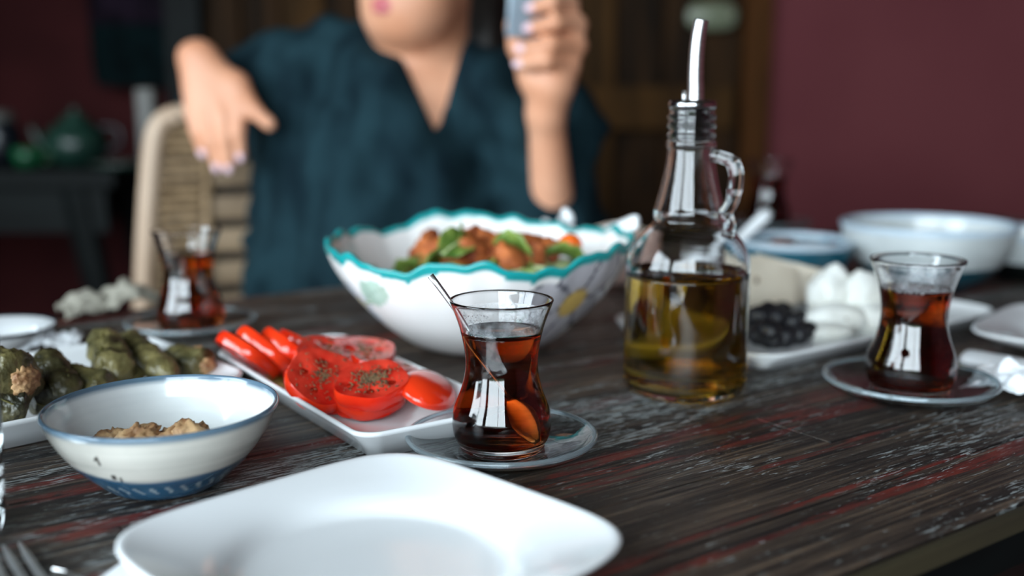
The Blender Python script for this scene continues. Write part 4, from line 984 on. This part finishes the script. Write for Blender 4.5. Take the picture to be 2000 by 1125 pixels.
obj('wall_hook', tube([(0, YL-bgp.y, .735), (0, .03, .735), (0, .005, .755)], .008, 10), M_FRAME, bgt)
# small green plaque on the door
pq = D(1390, 32, YB-.02)
sg = thing('door_plaque', 'pale green plaque fixed high on the plank door near its frame', 'plaque', (pq.x, YB-.021, pq.z))
obj('plaque_plate', xf(loft([[(p[0]*s, p[1]*s, z) for p in srect(.058, .030, 3, 48)] for s, z in ((1, -.006), (1, .004), (.95, .007))]), Matrix.Rotation(PI/2, 4, 'X')), M_SIGN, sg)
for s in (-1, 1): obj('screw', xf(ico(2, .004), Matrix.Translation((s*.045, -.007, 0))), M_STEEL, sg)
obj('plaque_block', box(0, .0125, 0, .08, .012, .04, .002), M_DOOR, sg)

# ---------------------------------------------------------------- signed-distance modelling for the woman
class Field:
    def __init__(s, lo, hi, h):
        s.lo = np.array(lo, float); s.h = h; s.n = np.ceil((np.array(hi)-s.lo)/h).astype(int)+1
        s.F = np.full(tuple(s.n), .2, 'f4')
    def sub(s, lo, hi, m):
        a = np.clip(np.floor((np.array(lo)-m-s.lo)/s.h).astype(int), 0, s.n-1); b = np.clip(np.ceil((np.array(hi)+m-s.lo)/s.h).astype(int)+1, 1, s.n)
        ax = [s.lo[i]+s.h*np.arange(a[i], b[i]) for i in range(3)]
        X, Y, Z = np.meshgrid(*ax, indexing='ij', sparse=True); return tuple(slice(a[i], b[i]) for i in range(3)), X, Y, Z
    def union(s, sl, d, k):
        A = s.F[sl]
        if k > 0:
            hh = np.clip(.5+.5*(A-d)/k, 0, 1); s.F[sl] = A*(1-hh)+d*hh-k*hh*(1-hh)
        else: s.F[sl] = np.minimum(A, d)
    def cap(s, p, q, r0, r1=None, k=.02, flat=None):
        r1 = r0 if r1 is None else r1; p = np.array(p, float); q = np.array(q, float); r = max(r0, r1)
        sl, X, Y, Z = s.sub(np.minimum(p, q)-r, np.maximum(p, q)+r, k+.03)
        d = q-p; L2 = max(d@d, 1e-9); t = np.clip(((X-p[0])*d[0]+(Y-p[1])*d[1]+(Z-p[2])*d[2])/L2, 0, 1)
        dist = np.sqrt((X-p[0]-t*d[0])**2+(Y-p[1]-t*d[1])**2+(Z-p[2]-t*d[2])**2)-(r0+(r1-r0)*t)
        s.union(sl, dist.astype('f4'), k)
    def ell(s, c, rad, B, k=.02):     # ellipsoid with axes = columns of B
        c = np.array(c, float); rm = max(rad); sl, X, Y, Z = s.sub(c-rm, c+rm, k+.03)
        q = [((X-c[0])*B[0][i]+(Y-c[1])*B[1][i]+(Z-c[2])*B[2][i]) for i in range(3)]
        k0 = np.sqrt(sum((q[i]/rad[i])**2 for i in range(3))); k1 = np.sqrt(sum((q[i]/rad[i]**2)**2 for i in range(3)))+1e-9
        s.union(sl, (k0*(k0-1)/k1).astype('f4'), k)
    def mesh(s):
        F_ = s.F; ins = F_ < 0; nx, ny, nz = F_.shape
        cnt = np.zeros((nx-1, ny-1, nz-1), 'i1')
        for i in (0, 1):
            for j in (0, 1):
                for k in (0, 1): cnt += ins[i:nx-1+i, j:ny-1+j, k:nz-1+k]
        act = np.argwhere((cnt > 0) & (cnt < 8)); idx = -np.ones(cnt.shape, 'i4'); idx[tuple(act.T)] = np.arange(len(act))
        off = [(i, j, k) for i in (0, 1) for j in (0, 1) for k in (0, 1)]
        vals = np.stack([F_[act[:, 0]+o[0], act[:, 1]+o[1], act[:, 2]+o[2]] for o in off], 1)
        pos = np.zeros((len(act), 3)); num = np.zeros(len(act))
        for a in range(8):
            for b in range(a+1, 8):
                if sum(abs(off[a][i]-off[b][i]) for i in range(3)) != 1: continue
                va, vb = vals[:, a], vals[:, b]; m = (va < 0) != (vb < 0); t = np.where(m, va/np.where(m, va-vb, 1), 0)
                pos += m[:, None]*(np.array(off[a])+t[:, None]*(np.array(off[b])-np.array(off[a]))); num += m
        V = s.lo+s.h*(act+pos/num[:, None]); Q = []
        for ax in range(3):
            u, v = (ax+1) % 3, (ax+2) % 3
            sa = [slice(None)]*3; sb_ = [slice(None)]*3; sa[ax] = slice(0, -1); sb_[ax] = slice(1, None)
            A, B_ = ins[tuple(sa)], ins[tuple(sb_)]; e = np.argwhere(A != B_)
            e = e[(e[:, u] > 0) & (e[:, v] > 0) & (e[:, u] < F_.shape[u]-1) & (e[:, v] < F_.shape[v]-1)]
            def g(du, dv): c = e.copy(); c[:, u] -= du; c[:, v] -= dv; return idx[tuple(c.T)]
            q = np.stack([g(1, 1), g(0, 1), g(0, 0), g(1, 0)], 1); fl = ~A[tuple(e.T)]; q[fl] = q[fl][:, ::-1]; Q.append(q)
        return V, np.concatenate(Q)
def fast_obj(name, V, Q, m, parent):
    me = bpy.data.meshes.new(name); me.vertices.add(len(V)); me.vertices.foreach_set('co', V.astype('f4').ravel())
    me.loops.add(Q.size); me.loops.foreach_set('vertex_index', Q.astype('i4').ravel()); me.polygons.add(len(Q))
    me.polygons.foreach_set('loop_start', np.arange(0, Q.size, 4, dtype='i4')); me.polygons.foreach_set('loop_total', np.full(len(Q), 4, 'i4'))
    me.update(calc_edges=True); me.validate(); me.polygons.foreach_set('use_smooth', [True]*len(me.polygons)); me.materials.append(m)
    o = bpy.data.objects.new(name, me); C.objects.link(o); o.parent = parent; return o
# joints
hip = Vector((-.165, 1.43, .53))
sR = D(602, 142, 1.50); sL = D(985, 195, 1.42); mid = (sR+sL)/2; mid.y += .01
th = R(27); hf = Vector((-math.sin(th), -math.cos(th), 0)); hr = Vector((math.cos(th), -math.sin(th), 0)); hu = Vector((0, 0, 1))
tl = R(-5); hr, hu = hr*math.cos(tl)+hu*math.sin(tl), hu*math.cos(tl)-hr*math.sin(tl)
HC = D(752, 70, 1.365)-hf*.088+hu*.114
B_ = [[hr[i], hf[i], hu[i]] for i in range(3)]
def hp_(a, b, c): return HC+hr*a+hf*b+hu*c
eR = D(452, 205, 1.63); wR = D(388, 112, 1.415)
eL = D(1085, 480, 1.40); wL = D(1066, 220, 1.31)
neck0 = mid+Vector((.020, .01, .045))
bd = Field((-.62, .86, .0), (.30, 1.78, 1.40), .0042)
bd.ell(hp_(0, -.018, .038), (.076, .098, .086), B_, .03); bd.ell(hp_(0, .026, -.030), (.063, .064, .088), B_, .03); bd.ell(hp_(0, .036, -.076), (.055, .052, .044), B_, .03)
bd.cap(hp_(-.010, .058, -.090), hp_(.010, .058, -.090), .0235, k=.045)
for s in (-1, 1):
    bd.cap(hp_(s*.036, .058, -.030), hp_(s*.038, .052, -.045), .024, k=.02); bd.ell(hp_(s*.074, -.012, -.012), (.008, .018, .030), B_, .008)
bd.cap(hp_(0, .088, .005), hp_(0, .104, -.034), .007, .0105, k=.012)
bd.cap(hp_(-.008, .080, -.070), hp_(.008, .080, -.076), .0115, k=.02)
bd.cap(hp_(0, -.026, -.06), neck0, .050, .054, k=.035)
# trunk, arms, legs
bd.cap(sR, sL, .040, k=.03); bd.cap(neck0, mid+Vector((0, 0, -.02)), .060, .075, k=.05)
bd.cap(mid+Vector((.0, -.005, -.085)), mid*.35+hip*.65, .108, .098, k=.05); bd.cap(mid*.35+hip*.65, hip, .100, .118, k=.05)
bd.cap(hip+Vector((-.06, .02, 0)), hip+Vector((.07, -.02, 0)), .105, k=.05)
bd.cap(sR, eR, .038, .034, k=.03); bd.cap(eR, wR, .034, .023, k=.015)
bd.cap(sL, eL, .038, .034, k=.03); bd.cap(eL, wL, .032, .0215, k=.015)
for s, kn, an in ((-1, Vector((-.06, 1.04, .515)), Vector((-.07, 1.02, .08))), (1, Vector((.10, 1.10, .515)), Vector((.11, 1.06, .08)))):
    bd.cap(hip+Vector((s*.075, -.02, -.01)), kn, .078, .056, k=.03); bd.cap(kn, an, .052, .034, k=.02); bd.cap(an+Vector((0, .02, -.045)), an+Vector((.03, -.14, -.052)), .030, .024, k=.02)
# her hand hanging over the chair back
kn = [D(378, 222, 1.392), D(406, 232, 1.384), D(437, 229, 1.382), D(466, 214, 1.386)]
tip = [D(396, 296, 1.386), D(424, 324, 1.378), D(447, 326, 1.376), D(470, 304, 1.380)]
NAILS = []
for i in range(4):
    bd.cap(wR+Vector((.006*(i-1.5), -.005, 0)), kn[i], .0165, .0112, k=.010)
    mdl = kn[i].lerp(tip[i], .5)+Vector((0, -.006, .002)); bd.cap(kn[i], mdl, .0105, .0092, k=.004); bd.cap(mdl, tip[i], .0092, .0076, k=.003); NAILS.append((tip[i], (tip[i]-mdl).normalized(), Vector((0, -1, .2))))
t0, t1, t2 = D(462, 165, 1.40), D(496, 216, 1.385), D(527, 243, 1.38)
bd.cap(wR+Vector((.012, 0, -.01)), t0, .017, .0145, k=.012); bd.cap(t0, t1, .0150, .0112, k=.012); bd.cap(t1, t2, .0108, .0088, k=.004)
# her raised hand around the phone
pm0, pm1 = D(1075, 165, 1.30), D(1105, 60, 1.31)
bd.cap(wL, pm0, .0215, .027, k=.015); bd.cap(pm0, pm1, .026, .022, k=.015); bd.cap(D(1048, 150, 1.30), D(1085, 95, 1.305), .020, .020, k=.015)
for i, (kx, ky, tx, ty) in enumerate(((1112, 8, 1040, 16), (1128, 48, 1036, 56), (1128, 90, 1020, 96), (1114, 128, 1016, 126))):
    k0 = D(kx, ky, 1.295); k1 = D((kx*.52+tx*.48), ky*.5+ty*.5-8, 1.262); k2 = D(tx, ty, 1.266)
    bd.cap(D(1105, ky+14, 1.31), k0, .014, .0115, k=.010); bd.cap(k0, k1, .0112, .0098, k=.004); bd.cap(k1, k2, .0098, .0080, k=.003); NAILS.append((k2, (k2-k1).normalized(), Vector((0, -1, .25))))
th0, th1, th2 = D(1042, 150, 1.30), D(1010, 92, 1.29), D(1000, 48, 1.295)
bd.cap(th0, th1, .016, .0115, k=.012); bd.cap(th1, th2, .0112, .0090, k=.004)
V_, Q_ = bd.mesh()
_l = (V_-np.array(HC)) @ np.array(B_)
def face_front(c): m_ = (abs(_l[:, 0]) < .008) & (abs(_l[:, 2]-c) < .004) & (_l[:, 1] > 0); return float(_l[m_, 1].max())
wm = thing('person', 'person in a dark teal V-neck tunic, one arm over the chair, holding a phone', 'person', (hip.x, hip.y, 0))
orig = np.array(wm.location)
body = fast_obj('body', V_-orig, Q_, M_SKIN, wm); del bd
for (p, d, o_) in NAILS:
    n_ = (o_-d*o_.dot(d)).normalized(); s_ = d.cross(n_); Mx = Matrix(((d.x, s_.x, n_.x, 0), (d.y, s_.y, n_.y, 0), (d.z, s_.z, n_.z, 0), (0, 0, 0, 1))); Mx.translation = p+d*.001+n_*.0052-Vector(orig)
    obj('fingernail', xf(blob(2, (.0075, .0056, .0030), 0, 1), Mx), M_NAIL, wm)
Mh = Matrix(((hr.x, hf.x, hu.x, 0), (hr.y, hf.y, hu.y, 0), (hr.z, hf.z, hu.z, 0), (0, 0, 0, 1)))
def at_head(vf, a, b, c): M2 = Mh.copy(); M2.translation = hp_(a, b, c)-Vector(orig); return xf(vf, M2)
lipu = tube([(-.022+.0044*k, -.004*((k-5)/5)**2*2, .0016*math.cos((k-5)*.9)-.0010*abs(k-5)*.3) for k in range(11)], [.0012+.0042*math.sin(PI*(k+.3)/10.6) for k in range(11)], 12)
obj('upper_lip', at_head(lipu, 0, face_front(-.0730)-.0015, -.0730), M_LIP, wm)
lipl = tube([(-.019+.0038*k, -.004*((k-5)/5)**2*2, -.003+.003*((k-5)/5)**2) for k in range(11)], [.0012+.0056*math.sin(PI*(k+.3)/10.6) for k in range(11)], 12)
obj('lower_lip', at_head(lipl, 0, face_front(-.0795)-.0020, -.0795), M_LIP, wm)
for s in (-1, 1):
    ey = obj('eye', at_head(ico(3, .0125), s*.031, .072, .004), M_EYE, wm); obj('iris', at_head(blob(2, (.0055, .002, .0055), 0, 1), s*.031, .0838, .004), M_IRIS, ey)
    obj('eyebrow', at_head(tube([(s*(-.018+.0045*k), -.0012*k*.6, .004*math.sin(PI*k/9)) for k in range(9)], [.0018+.001*math.sin(PI*k/8) for k in range(9)], 8), s*.034, .0865, .026), M_HAIR, wm)
# hair gathered behind the neck
hb = Field((-.42, 1.22, .85), (.16, 1.72, 1.42), .006)
hb.ell(hp_(0, -.030, .046), (.088, .100, .094), B_, .03); hb.ell(hp_(0, -.060, -.01), (.082, .062, .10), B_, .03)
hb.cap(hp_(.02, -.075, -.04), hp_(.055, -.085, -.16), .055, .045, k=.03); hb.cap(hp_(.055, -.085, -.16), hp_(.060, -.095, -.25), .044, .026, k=.03)
for s in (-1, 1): hb.cap(hp_(s*.062, .020, .075), hp_(s*.080, -.005, -.01), .022, .014, k=.02)
sl, X, Y, Z = hb.sub((-.42, 1.22, .85), (.16, 1.72, 1.42), 0)
loc_ = [((X-HC[0])*B_[0][i]+(Y-HC[1])*B_[1][i]+(Z-HC[2])*B_[2][i]) for i in range(3)]
hb.F[sl] = np.maximum(hb.F[sl], .065-np.sqrt((loc_[0]/1.0)**2+(loc_[1]-.075)**2*.9+((loc_[2]+.035)/1.25)**2))
hb.F[sl] += (.0022*np.sin(loc_[0]*260)*np.cos(loc_[1]*60)).astype('f4')
V_, Q_ = hb.mesh(); fast_obj('hair', V_-orig, Q_, M_HAIR, wm); del hb
# the tunic
gm = Field((-.62, .92, .36), (.34, 1.80, 1.16), .0058)
gm.cap(sR+Vector((.01, 0, .0)), sL, .060, .060, k=.03); gm.cap(mid+Vector((-.005, 0, -.07)), mid*.35+hip*.65, .128, .128, k=.06); gm.cap(mid*.35+hip*.65, hip, .130, .150, k=.06)
gm.cap(hip+Vector((-.08, .02, 0)), hip+Vector((.09, -.02, 0)), .118, k=.05)
for s, kn_ in ((-1, Vector((-.06, 1.04, .515))), (1, Vector((.10, 1.10, .515)))): gm.cap(hip+Vector((s*.075, -.02, -.01)), kn_, .094, .068, k=.06)
gm.cap(sR, eR, .058, .056, k=.04); gm.cap(eR, wR+Vector((-.010, .062, -.030)), .050, .036, k=.03)
# wide sleeve cloth falling from the raised arm to the lap
for f in (0.0, .25, .5, .75): 
    a_ = sR.lerp(eR, f*.6); b2_ = Vector((-.262-.010*f, 1.40+.04*f, .58)); gm.cap(a_, b2_, .044, .058, k=.05)
gm.cap(sL, eL, .060, .060, k=.05); gm.cap(eL+Vector((.015, .02, 0)), D(1096, 470, 1.385), .054, .044, k=.03)
gm.cap(D(1090, 470, 1.43), D(1108, 260, 1.44), .046, .038, k=.04); gm.cap(D(1108, 260, 1.44), sL, .038, .056, k=.05)
gm.cap(neck0+Vector((-.045, .0, -.018)), neck0+Vector((.055, .0, -.03)), .056, .054, k=.03)
sl, X, Y, Z = gm.sub((-.62, .92, .36), (.34, 1.80, 1.16), 0)
gm.F[sl] += (0.0100*np.sin(X*40+Z*27+2.2*np.sin(Z*6+X*4))+.0035*np.sin(X*58+Z*26+Y*14)+.0028*np.sin(X*96-Z*44)+.0016*np.sin(Z*150+X*40)).astype('f4')
vb = D(850, 262, 1.34); vl = D(772, 84, 1.39); vr = D(908, 92, 1.39)
f = np.clip((Z-vb.z)/(vl.z-vb.z), -1, 1.4); xl = vb.x+(vl.x-vb.x)*f; xr = vb.x+(vr.x-vb.x)*f
wedge_ = np.maximum(np.maximum(xl-X, X-xr)*.92, Y-(neck0.y-.005)); hole = np.sqrt((X-neck0.x+.004)**2+(Y-neck0.y)**2)-.060; hole = np.maximum(hole, neck0.z-.055-Z)
gm.F[sl] = np.maximum(gm.F[sl], -np.minimum(wedge_, hole).astype('f4'))
V_, Q_ = gm.mesh(); tunic = fast_obj('tunic', V_-orig, Q_, M_LINEN, wm); del gm
# phone in the raised hand
px_, pz_ = D(1036, 75, 1.285), D(1040, -150, 1.285)
ph = thing('mobile_phone', 'pale blue-grey mobile phone gripped in the raised hand', 'phone', tuple(px_)); ph.rotation_euler = (R(4), R(3), R(14))
obj('phone_body', box(0, 0, .073, .060, .009, .148, .004), M_PHONE, ph); obj('screen', box(0, .0048, .073, .054, .0006, .138), M_PHONEG, ph, smooth=False)
obj('camera_bump', box(.016, -.0052, .130, .020, .002, .022, .0009), M_PHONEG, ph)
